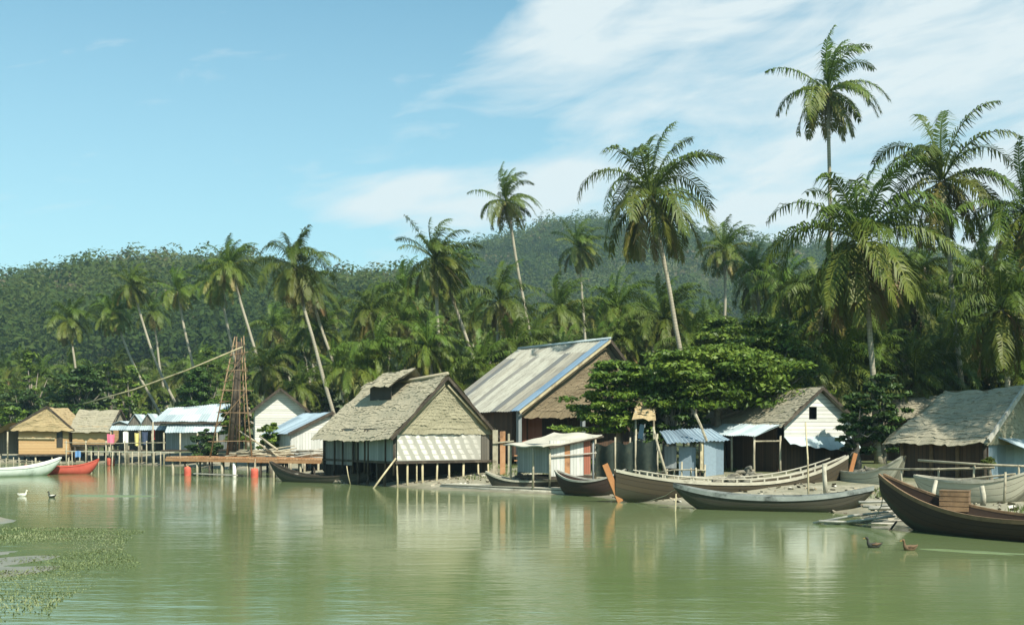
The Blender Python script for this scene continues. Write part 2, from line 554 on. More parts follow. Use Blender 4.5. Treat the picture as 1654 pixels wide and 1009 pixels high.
def woven():                               # whitewashed woven bamboo: slanting pale bands
    t = NT('woven_bamboo')
    u, v = t.uvw()
    d = t.math('ADD', u, t.math('MULTIPLY', v, 0.55))
    wob = t.noise(t.mapped('UV'), 2.2, 4)
    d = t.math('ADD', d, t.math('MULTIPLY', wob, 0.35))
    s = t.math('FRACT', t.math('DIVIDE', d, 0.62))
    band = t.math('MULTIPLY', t.step(s, 0.30, 0.42), t.math('SUBTRACT', 1.0, t.step(s, 0.72, 0.9)))
    row = t.math('FRACT', t.math('DIVIDE', v, 0.3))
    band = t.math('MULTIPLY', band, t.step(row, 0.05, 0.3))
    fade = t.math('SUBTRACT', 1.0, t.math('MULTIPLY', t.step(u, 3.4, 5.6), 0.75))
    col = t.mix(t.math('MULTIPLY', band, fade), (0.34, 0.335, 0.285), (0.68, 0.66, 0.585))
    fine = t.math('FRACT', t.math('DIVIDE', u, 0.09))
    col = t.mix(t.math('MULTIPLY', t.math('LESS_THAN', fine, 0.2), 0.25), col, (0.22, 0.21, 0.17))
    dirt = t.noise(t.mapped('UV', (1, 0.5, 1), (5, 2, 0)), 1.6, 6, 0.7)
    col = t.mix(t.math('MULTIPLY', t.step(dirt, 0.5, 0.75), 0.5), col, (0.30, 0.29, 0.235))
    return t.finish(col, 0.85, band, 0.4, 0.02)


MAT['woven'] = woven()


def trunk_mat():
    t = NT('palm_trunk')
    u, v = t.uvw()
    ring = t.math('FRACT', t.math('ADD', t.math('DIVIDE', v, 0.22), t.math('MULTIPLY', t.noise(t.mapped('UV', (3, 1, 1)), 2.0, 3), 0.5)))
    n = t.noise(t.mapped('UV', (4, 0.5, 1)), 1.0, 6, 0.7)
    col = t.mix(t.step(n, 0.35, 0.7), (0.40, 0.365, 0.27), (0.22, 0.20, 0.145))
    col = t.mix(t.math('MULTIPLY', t.math('LESS_THAN', ring, 0.22), 0.5), col, (0.13, 0.115, 0.08))
    return t.finish(col, 0.85, ring, 0.5, 0.02)


MAT['trunk'] = trunk_mat()
MAT['bark'] = weathered('bark', (0.14, 0.12, 0.09), (0.26, 0.23, 0.18), (0.09, 0.085, 0.06), 3.0)
MAT['frond'] = leafy('palm_frond', [(0.0, (0.062, 0.115, 0.012)), (0.4, (0.076, 0.112, 0.013)), (0.7, (0.122, 0.135, 0.02)),
                                    (0.88, (0.20, 0.17, 0.05)), (1.0, (0.20, 0.125, 0.055))], 0.15, 0.5, 0.8, 0.25)
MAT['leaf'] = leafy('broad_leaf', [(0.0, (0.04, 0.074, 0.01)), (0.5, (0.09, 0.15, 0.017)), (1.0, (0.175, 0.24, 0.032))], 0.25, 0.45, 0.5)
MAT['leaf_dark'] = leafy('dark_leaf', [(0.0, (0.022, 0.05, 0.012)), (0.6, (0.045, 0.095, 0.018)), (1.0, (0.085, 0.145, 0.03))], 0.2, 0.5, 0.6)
MAT['leaf_light'] = leafy('light_leaf', [(0.0, (0.065, 0.10, 0.018)), (0.6, (0.105, 0.145, 0.026)), (1.0, (0.165, 0.20, 0.05))], 0.3, 0.5, 0.6)
MAT['banana_leaf'] = leafy('banana_leaf', [(0.0, (0.10, 0.19, 0.03)), (1.0, (0.17, 0.25, 0.05))], 0.35, 0.4, 0.4)
MAT['forest'] = leafy('forest_leaf', [(0.0, (0.038, 0.065, 0.018)), (0.35, (0.055, 0.088, 0.022)), (0.7, (0.085, 0.118, 0.03)),
                                      (0.9, (0.12, 0.14, 0.05)), (1.0, (0.17, 0.14, 0.085))], 0.4, 0.8, 0.0, 0.05)
MAT['weed'] = leafy('water_weed', [(0.0, (0.10, 0.135, 0.045)), (0.5, (0.16, 0.195, 0.08)), (1.0, (0.26, 0.28, 0.145))], 0.2, 0.6, 0.2)

MAT['litter'] = leafy('bank_litter', [(0.0, (0.06, 0.05, 0.035)), (0.5, (0.22, 0.18, 0.11)), (0.85, (0.36, 0.33, 0.25)), (1.0, (0.55, 0.53, 0.47))], 0.0, 0.8, 0.0)


def ground_mat():
    t = NT('ground_soil')
    ob = t.mapped('Object')
    sp = t.n('ShaderNodeSeparateXYZ')
    t.l(ob, sp.inputs[0])
    n = t.noise(ob, 0.35, 7, 0.65)
    n2 = t.noise(ob, 2.2, 6, 0.7)
    mud = t.mix(t.step(n2, 0.35, 0.65), (0.19, 0.18, 0.125), (0.33, 0.305, 0.22))
    mud = t.mix(t.math('MULTIPLY', t.step(n, 0.5, 0.65), 0.5), mud, (0.17, 0.17, 0.11))
    turf = t.mix(t.step(n2, 0.35, 0.7), (0.045, 0.07, 0.02), (0.12, 0.12, 0.05))
    hgt = t.math('ADD', sp.outputs[2], t.math('MULTIPLY', t.math('SUBTRACT', n, 0.5), 0.7))
    col = t.mix(t.step(hgt, 0.75, 1.05), mud, turf)
    wet = t.step(sp.outputs[2], 0.02, 0.16)
    rough = t.math('ADD', 0.35, t.math('MULTIPLY', wet, 0.5))
    col = t.mix(t.math('MULTIPLY', t.math('SUBTRACT', 1.0, wet), 0.5), col, (0.12, 0.115, 0.08))
    return t.finish(col, rough, n2, 0.6, 0.06)


MAT['ground'] = ground_mat()


def water_mat():
    t = NT('river_water')
    a = t.noise(t.mapped('Object', (0.45, 1.5, 1)), 1.0, 4, 0.55, 0.3)
    b = t.noise(t.mapped('Object', (1.6, 5.0, 1), (3, 8, 0)), 1.0, 3, 0.5)
    calm = t.noise(t.mapped('Object', (0.03, 0.09, 1), (1, 4, 0)), 1.0, 4, 0.6)
    amp = t.step(calm, 0.40, 0.66)
    h = t.math('ADD', t.math('MULTIPLY', a, 0.7), t.math('MULTIPLY', b, 0.3))
    h = t.math('MULTIPLY', h, t.math('ADD', 0.35, amp))
    silt = t.noise(t.mapped('Object', (0.05, 0.12, 1), (9, 2, 0)), 1.0, 5, 0.6)
    col = t.mix(t.step(silt, 0.3, 0.7), (0.108, 0.152, 0.056), (0.148, 0.187, 0.084))
    m = t.finish(col, 0.09, h, 0.42, 0.05, 0.5)
    t.b.inputs['IOR'].default_value = 1.33
    return m


MAT['water'] = water_mat()

# ------------------------------------------------------------------ setting: water, ground, hills
SHORE_PX = [(-900, 92), (-300, 104), (0, 112), (160, 112), (270, 103), (430, 88), (520, 72), (600, 64), (700, 59.5), (800, 57), (900, 54.6), (960, 52.4),
            (1010, 49.0), (1100, 45.8), (1290, 42.9), (1370, 40.2), (1440, 36.2), (1560, 33.6), (1654, 32.0), (1800, 27), (2200, 19)]
SHORE = np.array([[(p - CX) / F * y, y] for p, y in SHORE_PX] + [[30, 5], [34, -60]])


def shore_dist(x, y):
    """Signed distance to the waterline: positive on land. Numpy arrays."""
    best = np.full(x.shape, 1e9)
    for (ax, ay), (bx, by) in zip(SHORE[:-1], SHORE[1:]):
        dx, dy = bx - ax, by - ay
        t = np.clip(((x - ax) * dx + (y - ay) * dy) / (dx * dx + dy * dy), 0, 1)
        d2 = np.hypot(x - ax - t * dx, y - ay - t * dy)
        side = np.sign(dx * (y - ay) - dy * (x - ax))
        best = np.where(d2 < np.abs(best) - 1e-6, d2 * np.where(side == 0, 1, side), best)
    return best


RNG = np.random.default_rng(5)
_ph = RNG.uniform(0, 6.28, (40, 2))
_fr = RNG.normal(0, 1, (40, 2))


def wob(x, y, scale, k=8, o=0):
    s = np.zeros_like(x, dtype=float)
    for i in range(o, o + k):
        f = _fr[i] / scale
        s = s + np.sin(x * f[0] + y * f[1] + _ph[i, 0])
    return s / math.sqrt(k)


def ground_z(x, y):
    d = shore_dist(x, y) + 0.5 * wob(x, y, 2.2, 6) * np.clip((70 - y) / 30, 0, 1)
    land = 0.05 + 0.55 * (1 - np.exp(-np.clip(d, 0, None) / 4.0)) + 0.75 * (1 - np.exp(-np.clip(d - 3, 0, None) / 9.0))
    z = np.where(d > 0, np.minimum(land, 0.05 + d * 0.22), d * 0.25 + 0.05)
    z = np.clip(z, -1.6, None)
    z = z + 0.05 * wob(x, y, 1.4, 8, 8) * np.clip((d + 0.5) / 2, 0, 1)
    # near shoal at the water's edge by the photographer: a sand spit and a weedy shallow
    spit = 0.52 * np.exp(-(((x + 19.6) / 2.2) ** 2 + ((y - 37.4) / 1.3) ** 2) ** 1.5) - 0.09
    shoal = 0.25 * np.exp(-((((x + 12.2) * 0.95 + (y - 26) * 0.30) / 3.3) ** 2 + ((y - 25.6) / 5.4) ** 2)) - 0.21 + 0.045 * wob(x, y, 0.7, 8, 16)
    bank = np.clip((-x - 20 - (y - 25) * 0.35) * 0.22, -1.6, 1.4)
    bank = np.where(y < 42, bank, -1.6)
    return np.maximum(np.maximum(z, np.where(y < 60, np.maximum(spit, shoal), -2)), bank)


def polar_sheet(name, zfun, mat, r0, r1, nr, na, amax, kind):
    rr = np.geomspace(r0, r1, nr)
    aa = np.radians(np.linspace(-amax, amax, na))
    A, Rr = np.meshgrid(aa, rr)
    x, y = Rr * np.sin(A), Rr * np.cos(A)
    z = zfun(x, y)
    verts = np.stack([x, y, z], -1).reshape(-1, 3)
    i, j = np.meshgrid(np.arange(na - 1), np.arange(nr - 1))
    a = (j * na + i).ravel()
    quads = np.stack([a, a + 1, a + na + 1, a + na], 1)[:, ::-1]
    me = np_mesh(name, verts, quads, np.repeat(verts[quads.ravel(), :2], 1, 0), mat, True)
    o = bpy.data.objects.new(name, me)
    COL.objects.link(o)
    tag(o, kind='structure')
    return o


def gz(x, y):
    return float(ground_z(np.array([float(x)]), np.array([float(y)]))[0])


polar_sheet('ground', ground_z, MAT['ground'], 3.0, 1600, 330, 420, 78, 'structure')

wv = MB()
wv.quad((-420, -60, 0), (300, -60, 0), (300, 175, 0), (-420, 175, 0))
tag(wv.build('water', MAT['water']), kind='structure')

HILL_A = [(-900, 470), (-300, 440), (0, 443), (60, 441), (130, 424), (200, 416), (300, 411), (420, 414), (480, 431), (560, 438), (640, 441), (690, 452), (760, 500), (860, 600), (960, 700), (3000, 760)]
HILL_B = [(-900, 760), (200, 600), (420, 500), (560, 455), (640, 440), (700, 426), (760, 401), (850, 376), (900, 363), (960, 356), (1000, 363), (1060, 371), (1200, 391), (1270, 394), (1300, 396), (1400, 405), (1654, 425), (2200, 470), (3000, 560)]


def hill_z(x, y):
    px = CX + F * x / np.maximum(y, 1)
    out = np.full(x.shape, -5.0)
    for prof, ymin, ytop in ((HILL_A, 210, 520), (HILL_B, 420, 860)):
        ph = np.interp(px, [p[0] for p in prof], [p[1] for p in prof])
        # height that shows at that angle when the ridge stands at ytop
        h = EYE + (HY - ph) / F * ytop - 16.5
        t = np.clip((y - ymin) / (ytop - ymin), 0, None)
        up = np.where(t < 1, np.sin(np.clip(t, 0, 1) * math.pi / 2) ** 1.25, np.clip(1 - (t - 1) * 0.9, 0, 1))
        out = np.maximum(out, h * up * (1 + 0.03 * wob(x, y, 60, 8, 24)) - 2)
    return out


polar_sheet('hills', hill_z, MAT['ground'], 200, 1500, 90, 160, 52, 'structure')

# ------------------------------------------------------------------ foliage machinery


def quads_from(cent, ax, ay):
    """Leaf quads: centre, half-axis along, half-axis across."""
    p = np.stack([cent - ax, cent - ay * 0.9 + ax * 0.1, cent + ax, cent + ay * 0.9 + ax * 0.1], 1).reshape(-1, 3)
    q = np.arange(len(p)).reshape(-1, 4)
    return p, q


def rand_unit(rng, n):
    v = rng.normal(size=(n, 3))
    return v / np.linalg.norm(v, axis=1, keepdims=True)


def leaf_cloud(rng, cents, radii, per, size, up=0.5, tone=None, shell=0.35, jit=0.35, tj=0.16):
    """Leaves spread round clump centres; each leaf lies near-level with its own tilt."""
    n = len(cents)
    d = rand_unit(rng, n * per)
    rad = rng.uniform(shell, 1, (n * per, 1)) ** 0.7
    c = np.repeat(cents, per, 0) + d * rad * np.repeat(radii, per, 0)
    nrm = d * (1 - up) + np.array([0, 0, 1.0]) * up + rng.normal(0, jit, d.shape)
    nrm /= np.linalg.norm(nrm, axis=1, keepdims=True)
    t = rand_unit(rng, n * per)
    ax = np.cross(nrm, t)
    ax /= np.linalg.norm(ax, axis=1, keepdims=True)
    ay = np.cross(nrm, ax)
    s = size * rng.uniform(0.45, 1.35, (n * per, 1))
    p, q = quads_from(c, ax * s, ay * s * 0.55)
    base = np.repeat(tone if tone is not None else rng.uniform(0.2, 0.8, n), per)
    u = np.clip(base + rng.normal(0, tj, n * per), 0.01, 0.99)
    uv = np.stack([np.repeat(u, 4), np.tile([0, .5, 1, .5], n * per)], 1)
    return p, q, uv


# forest on the hills: one mass nobody could count
def forest():
    rng = np.random.default_rng(21)
    pts = []
    for (y0, y1, n, lo, hi) in ((290, 545, 4300, -230, 800), (540, 880, 5600, 420, 1760)):
        y = np.sqrt(rng.uniform(y0 ** 2, y1 ** 2, n))
        px = rng.uniform(lo, hi, n)
        x = (px - CX) / F * y
        pts.append(np.stack([x, y, np.full(n, y1)], 1))
    pts = np.concatenate(pts)
    z = hill_z(pts[:, 0], pts[:, 1])
    keep = z > 4
    pts, z = pts[keep], z[keep]
    far = pts[:, 1] > 560
    n = len(pts)
    rad = 2.4 + 4.6 * rng.uniform(0, 1, n) ** 1.6 * np.where(far, 1.25, 1.0)
    tall = rng.uniform(0.7, 1.5, n)
    c = np.stack([pts[:, 0], pts[:, 1], z + 1.5 + rad * 0.8 * tall], 1)
    radii = np.stack([rad, rad, rad * tall], 1)
    tone = np.clip(0.40 + 0.22 * wob(pts[:, 0], pts[:, 1], 30, 8, 12) + rng.normal(0, 0.16, n), 0.02, 0.98)
    tone = np.where(rng.uniform(size=n) < 0.02, 0.97, tone)
    p, q, uv = leaf_cloud(rng, c, radii, 130, 0.5, 0.15, tone, 0.8, 0.22, 0.06)
    sz = np.repeat(np.repeat(rad / 3.4, 130), 4)[:, None]
    cc = np.repeat(p.reshape(-1, 4, 3).mean(1), 4, 0)
    p = cc + (p - cc) * sz
    o = bpy.data.objects.new('forest', np_mesh('forest', p, q, uv, MAT['forest']))
    COL.objects.link(o)
    tag(o, kind='stuff')


forest()


# ------------------------------------------------------------------ palms
def palm_crown(seed, n_fr=27, L=4.9, wind=(0.55, 0.0, 0.0), droop=1.0, old=0.3, spread=1.0):
    """Crown about the trunk's top; every frond is a midrib with two rows of hanging leaflets."""
    rng = np.random.default_rng(seed)
    vs, qs, us = [], [], []
    base = 0
    wind = np.array(wind)

    def addq(p, u):
        nonlocal base
        vs.append(p)
        qs.append(np.arange(len(p)).reshape(-1, 4) + base)
        us.append(u)
        base += len(p)
    for i in range(n_fr):
        age = (i + 0.5) / n_fr
        az = i * 2.39996 + rng.uniform(-.25, .25)
        el = math.radians(86 - 138 * age ** 1.0 * spread + rng.uniform(-15, 15))
        ln = L * (0.72 + 0.28 * math.sin(math.pi * min(1, age * 1.25 + .12))) * rng.uniform(0.88, 1.08)
        d = np.array([math.cos(az) * math.cos(el), math.sin(az) * math.cos(el), math.sin(el)])
        K = 13
        ds = ln / K
        p = np.array([0, 0, 0.0]) + d * 0.15
        path, dirs = [p.copy()], [d.copy()]
        stiff = (0.085 + 0.06 * age) * rng.uniform(0.6, 1.5)
        for k in range(K):
            g = np.array([0, 0, -1.0]) * (stiff * droop * (0.5 + 1.4 * k / K))
            d = d + (g + wind * 0.075 * (0.3 + k / K)) * (ln / 4.9)
            d /= np.linalg.norm(d)
            p = p + d * ds
            path.append(p.copy())
            dirs.append(d.copy())
        path, dirs = np.array(path), np.array(dirs)
        t = np.linspace(0, 1, K + 1)
        tone = np.clip(0.16 + 0.62 * age + rng.normal(0, .07), 0.02, 0.86)
        if age > 1 - old * 0.4 and rng.uniform() < 0.55:
            tone = rng.uniform(0.84, 1.0)
        # midrib
        up = np.array([0, 0, 1.0])
        side = np.cross(dirs, up)
        bad = np.linalg.norm(side, axis=1) < 0.08
        side[bad] = np.array([-math.sin(az), math.cos(az), 0])
        side /= np.linalg.norm(side, axis=1, keepdims=True)
        roll = rng.uniform(-0.45, 0.45)
        nor = np.cross(side, dirs)
        side = side * math.cos(roll) + nor * math.sin(roll)
        nor = np.cross(side, dirs)
        w = (0.065 * (1 - t) + 0.012)[:, None]
        a, b = path + side * w, path - side * w
        c = path - nor * w
        for (m1, m2) in ((a, b), (b, c), (c, a)):
            qd = np.stack([m1[:-1], m2[:-1], m2[1:], m1[1:]], 1).reshape(-1, 3)
            addq(qd, np.tile([min(0.9, tone + 0.12), 0.5], (len(qd), 1)))
        # leaflets
        Mn = 44
        tt = np.linspace(0.13, 0.985, Mn)
        tt = tt[rng.uniform(size=Mn) > rng.uniform(0.02, 0.16)]
        Mn = len(tt)
        P0 = np.stack([np.interp(tt, t, path[:, k]) for k in range(3)], 1)
        D0 = np.stack([np.interp(tt, t, dirs[:, k]) for k in range(3)], 1)
        S0 = np.stack([np.interp(tt, t, side[:, k]) for k in range(3)], 1)
        N0 = np.stack([np.interp(tt, t, nor[:, k]) for k in range(3)], 1)
        prof = np.sin(np.pi * np.clip(0.10 + 0.86 * tt, 0, 1)) ** 0.65
        for sg in (-1, 1):
            jit = rng.normal(0, 0.10, (Mn, 3))
            ll = 1.2 * prof * rng.uniform(0.7, 1.12, Mn) * (ln / 4.9)
            dirl = S0 * sg * 0.95 + D0 * (0.42 + 0.35 * tt[:, None]) + N0 * 0.10 + jit
            dirl /= np.linalg.norm(dirl, axis=1, keepdims=True)
            p0 = P0
            p1 = p0 + dirl * (ll * 0.36)[:, None]
            dr = dirl + np.array([0, 0, -1.0]) * (1.0 + 0.6 * age) + wind * 0.5 + rng.normal(0, .16, (Mn, 3))
            dr /= np.linalg.norm(dr, axis=1, keepdims=True)
            p2 = p1 + dr * (ll * 0.64)[:, None]
            wv_ = np.cross(dirl, N0 + jit)
            wv_ /= np.linalg.norm(wv_, axis=1, keepdims=True)
            wd = 0.043
            q1 = np.stack([p0 - wv_ * wd * .6, p0 + wv_ * wd * .6, p1 + wv_ * wd, p1 - wv_ * wd], 1).reshape(-1, 3)
            q2 = np.stack([p1 - wv_ * wd, p1 + wv_ * wd, p2 + wv_ * .008, p2 - wv_ * .008], 1).reshape(-1, 3)
            tn = np.clip(tone + rng.normal(0, .05, Mn), 0.01, 0.99)
            for q_ in (q1, q2):
                addq(q_, np.stack([np.repeat(tn, 4), np.tile([0, 1, 1, 0], Mn)], 1))
    # fibrous heart of the crown
    m = np_mesh('crown', np.concatenate(vs), np.concatenate(qs), np.concatenate(us), MAT['frond'])
    return m


CROWNS = [palm_crown(1, 37, 5.5, (0.7, 0, 0), 1.3), palm_crown(2, 36, 5.7, (0.6, .1, 0), 1.4, .5),
          palm_crown(3, 38, 5.3, (0.8, -.1, 0), 1.2), palm_crown(4, 30, 5.8, (0.5, 0.1, 0), 1.45, .6),
          palm_crown(5, 33, 5.3, (1.0, 0, 0), 1.2, .1), palm_crown(6, 44, 5.7, (0.4, 0, 0), 1.45, .8, 1.08),
          palm_crown(7, 34, 5.4, (0.9, .2, 0), 1.35, .4), palm_crown(8, 40, 5.2, (0.6, -.2, 0), 1.5, .7)]


def nut_mesh():
    mb = MB()
    for k in range(9):
        a = k * 2.4
        c = V((0.24 * math.cos(a), 0.24 * math.sin(a), -0.2 - 0.17 * (k % 3)))
        mb.tube([c + V((0, 0, .15)), c + V((0, 0, .09)), c, c - V((0, 0, .09)), c - V((0, 0, .14))], [.03, .10, .125, .09, .02], 6)
    return mb


NUTS = nut_mesh().build('coconuts_src', MAT['coconut'], None, True).data
bpy.data.objects.remove(bpy.data.objects['coconuts_src'])


def palm(px, py, bx, by, Y, r, k, label, group=None, bow=0.25, rot=None, nuts=False, thick=1.0, Yb=None, name='coconut_palm'):
    """Crown heart at a pixel, trunk running towards another pixel lower down and on to the ground."""
    top = P(px, py, Y)
    Yb = Yb or Y
    low = P(bx, by, Yb)
    g = 1.1
    for _ in range(3):
        f = (top.z - g) / max(0.5, top.z - low.z)
        b = top + (low - top) * f
        g = gz(b.x, b.y)
    g -= 0.15
    b = V((b.x, b.y, g))
    root = thing(name, label, 'palm tree', b, group)
    H = top - b
    n = 14
    pts, rad = [], []
    lean = V((H.x, H.y, 0))
    for i in range(n + 1):
        t = i / n
        # palms sweep out near the foot and straighten towards the crown
        tt = t + bow * math.sin(math.pi * t) * 0.35
        wig = 0.05 * math.sin(t * 7 + px) + 0.03 * math.sin(t * 15 + py)
        pts.append(b + lean * tt + V((wig, wig * .5, H.z * t)))
        rad.append(thick * (0.135 + 0.05 * (1 - t) + 0.14 * max(0, 1 - t * 9) ** 1.5 + (0.03 if i == n else 0)))
    tr = MB()
    tr.tube(pts, rad, 9)
    tr.build('trunk', MAT['trunk'], root, True)
    c = bpy.data.objects.new('crown', CROWNS[k])
    COL.objects.link(c)
    c.parent = root
    c.location = H
    s = r / 4.3
    c.scale = (s, s, s)
    # the wind bends every crown the same way, so turn the crowns only a little
    c.rotation_euler = (((px * 3.1) % 1 - .5) * .3, ((py * 5.7) % 1 - .5) * .3, rot if rot is not None else ((px * 7.3 + py) % 9 - 4.5) * 0.17)
    if nuts:
        o = bpy.data.objects.new('coconut_cluster', NUTS)
        COL.objects.link(o)
        o.parent = root
        o.location = H
    return root


palm(1338, 148, 1342, 360, 88, 4.5, 4, 'tallest coconut palm rising clear into the sky above all the others', nuts=True, bow=0.05)
palm(1522, 292, 1545, 520, 73, 5.0, 3, 'coconut palm with widely spread open fronds behind the dark thatched house', nuts=True, bow=.1)
palm(1392, 392, 1416, 690, 64, 5.3, 5, 'heavy coconut palm with browned hanging fronds beside the white gabled house', nuts=True, bow=-.1)
palm(1052, 318, 1106, 575, 76, 4.9, 1, 'big coconut palm above the leafy spreading tree', nuts=True, bow=0.12)
palm(818, 326, 864, 555, 110, 3.5, 4, 'slender coconut palm rising behind the tin roofed house into the cloud', nuts=True, bow=.15)
palm(704, 420, 711, 604, 98, 3.9, 0, 'upright coconut palm right behind the ridge of the thatched stilt house', nuts=True, bow=0.05)
palm(722, 455, 780, 603, 104, 3.6, 2, 'leaning coconut palm with its foot between the thatched and the tin roof', bow=0.1)
palm(936, 400, 944, 500, 125, 3.4, 0, 'coconut palm standing against the blue hill beside the big palm')
palm(1172, 405, 1170, 480, 112, 3.4, 2, 'coconut palm just beyond the big palm against the hilltop')
palm(476, 432, 536, 650, 100, 3.7, 5, 'coconut palm whose long pale trunk slants down to the thatched stilt house', nuts=True, bow=0.1)
palm(502, 470, 560, 640, 112, 3.5, 3, 'drooping coconut palm close beside the long slanting trunk', bow=0.1)
palm(372, 432, 431, 610, 118, 3.4, 2, 'coconut palm over the lattice tower with a trunk slanting away', nuts=True, bow=0.1)
palm(352, 455, 378, 560, 124, 3.2, 1, 'coconut palm half hidden behind the crown over the lattice tower', bow=0.1)
palm(288, 470, 325, 626, 130, 3.0, 4, 'slim coconut palm between the lattice tower and the S-bent palm', bow=.25)
palm(214, 462, 288, 642, 136, 3.2, 0, 'coconut palm with a long bent trunk over the row of peaked sheds', bow=.3)
palm(182, 505, 250, 640, 140, 3.2, 5, 'low drooping coconut palm next to the long bent trunk', bow=.2)
palm(112, 518, 130, 640, 142, 3.3, 5, 'dense round coconut palm above the timber gabled house', bow=.1)
palm(246, 505, 268, 640, 150, 2.9, 3, 'thin crowned coconut palm behind the row of peaked sheds', bow=.1)
palm(808, 488, 800, 600, 96, 3.6, 3, 'drooping coconut palm in front of the slender one behind the tin roof', bow=0)
palm(905, 500, 903, 600, 105, 3.5, 2, 'dark coconut palm behind the tin roof ridge', bow=0)
palm(1222, 445, 1230, 560, 98, 3.4, 1, 'round topped coconut palm above the leafy tree towards the tall palm', bow=0)
palm(1664, 345, 1690, 600, 68, 4.4, 2, 'coconut palm cut by the picture edge above the dark thatched house', bow=0)
palm(1618, 500, 1630, 650, 66, 4.1, 5, 'dark low coconut palm behind the gable of the dark thatched house', bow=0)
palm(1330, 495, 1318, 625, 74, 3.8, 3, 'coconut palm with slender trunk right behind the white gabled house', bow=0)
palm(1462, 485, 1476, 600, 80, 3.6, 5, 'coconut palm with yellowed fronds behind the dark thatched house', bow=0)
palm(600, 505, 612, 600, 112, 3.4, 1, 'coconut palm over the far end of the thatched stilt house', bow=0)
palm(655, 470, 662, 600, 118, 3.4, 3, 'coconut palm tucked behind the upright palm over the thatched ridge', bow=0)
palm(1000, 500, 1010, 600, 96, 3.5, 1, 'coconut palm under the big palm over the tin roof gable', bow=0)
palm(1075, 515, 1080, 600, 90, 3.6, 2, 'low coconut palm in the shade of the big palm', bow=0)

palm(1990, 60, 2010, 400, 41.5, 4.6, 5, 'coconut palm beyond the picture edge shading the dark thatched house', bow=0)
frng = random.Random(4)
fill = []
for px in range(-60, 1760, 27):
    left = px < 440
    for rep in range(2 if not left else 1):
        x = px + frng.uniform(-18, 18)
        if left:
            Y, y = frng.uniform(150, 185), frng.uniform(585, 630)
        elif x < 1250:
            Y, y = frng.uniform(112, 165), frng.uniform(505, 600)
        else:
            Y, y = frng.uniform(84, 118), frng.uniform(495, 590)
        fill.append((x, y, Y))
for x, y in ((1268, 470), (1302, 520), (1345, 455), (1372, 520), (1428, 470), (1448, 545), (1492, 430), (1515, 520), (1548, 470), (1588, 430), (1606, 545), (1640, 470), (1652, 560), (1410, 585), (1330, 575)):
    fill.append((x, y, frng.uniform(80, 104)))
for i, (x, y, Y) in enumerate(fill):
    palm(x, y, x + frng.uniform(-25, 40), y + 110, Y, frng.uniform(2.9, 3.7), i % 8, 'coconut palm crowded into the shady grove behind the houses',
         'coconut palms of the grove', bow=frng.uniform(-.1, .3))


yrng = random.Random(14)
for i, px in enumerate(range(-20, 1700, 38)):
    left = px < 420
    Y = yrng.uniform(145, 160) if left else (yrng.uniform(106, 118) if px < 580 else yrng.uniform(86, 98) if px < 1250 else yrng.uniform(70, 80))
    x, y = px + yrng.uniform(-18, 18), yrng.uniform(606, 650) if left else yrng.uniform(540, 632)
    palm(x, y, x + yrng.uniform(-15, 20), y + 100, Y, yrng.uniform(2.7, 3.5), (i * 5 + 1) % 8, 'young coconut palm low among the bushes under the tall grove', 'young palms under the grove', bow=0, thick=.8)


# ------------------------------------------------------------------ broadleaf trees and shrubs
def broad_tree(px, Y, py_top, half_w, label, seed, mat='leaf', lean=0, clumps=90, per=95, size=0.2, py_low=None, group=None, flat=0.32, dome=2.0, depth=None, name='broadleaf_tree', z_foot=None, density=1.0):
    """Trunk, limbs and a crown of leaf layers; limbs run out to the clumps they carry."""
    rng = np.random.default_rng(seed)
    b = G(px, Y)
    b.z = gz(b.x, b.y) - 0.1 if z_foot is None else z_foot
    zt = EYE + (HY - py_top) / F * Y
    zl = EYE + (HY - py_low) / F * Y if py_low else b.z + (zt - b.z) * 0.3
    root = thing(name, label, 'tree' if name.endswith('tree') else 'shrub', b, group)
    hw = half_w * Y / F
    dp = depth or hw * 0.8
    n = clumps
    h = rng.uniform(0, 1, n)
    layer = np.round(h * 6) / 6 + rng.normal(0, .05, n)
    z = zl + np.clip(layer, 0, 1) * (zt - zl - 0.3)
    rr = np.sqrt(rng.uniform(0.02, 1, n)) * np.sqrt(np.clip(1.03 - np.clip(layer, 0, 1) ** dome * 0.9, 0.05, 1)) * (0.75 + 0.25 * np.sin(3 * h * 6.28 + seed))
    a = rng.uniform(0, 6.283, n)
    c = np.stack([b.x + lean * Y / F + hw * rr * np.cos(a), b.y + dp * rr * np.sin(a), z], 1)
    r = rng.uniform(0.55, 1.15, n) * hw * 0.24
    radii = np.stack([r, r, r * flat], 1)
    p, q, uv = leaf_cloud(rng, c, radii, int(per * density), size, 0.6, rng.uniform(0.15, 0.85, n), 0.1)
    me = np_mesh('crown', p - np.array(b), q, uv, MAT[mat])
    o = bpy.data.objects.new('crown', me)
    COL.objects.link(o)
    o.parent = root
    tb = MB()
    mid = V((b.x + lean * Y / F * .5, b.y, b.z + (zl - b.z) * 0.6 + (zt - zl) * .15))
    rt = 0.05 + (zt - b.z) * 0.028
    top = V((b.x + lean * Y / F, b.y, zl + (zt - zl) * .62))
    tb.tube([b, b.lerp(mid, .5) + V((.08, 0, 0)), mid, mid.lerp(top, .5), top], [rt * 1.25, rt, rt * .85, rt * .55, rt * .2], 8)
    for i in range(0, n, max(1, n // 16)):
        e = V(c[i])
        m2 = mid.lerp(e, .5) + V((0, 0, (zt - zl) * .06))
        tb.tube([mid.lerp(top, rng.uniform(0, .6)), m2, e], [rt * .38, rt * .24, rt * .06], 5)
    tb.build('trunk', MAT['bark'], root, True)
    return root


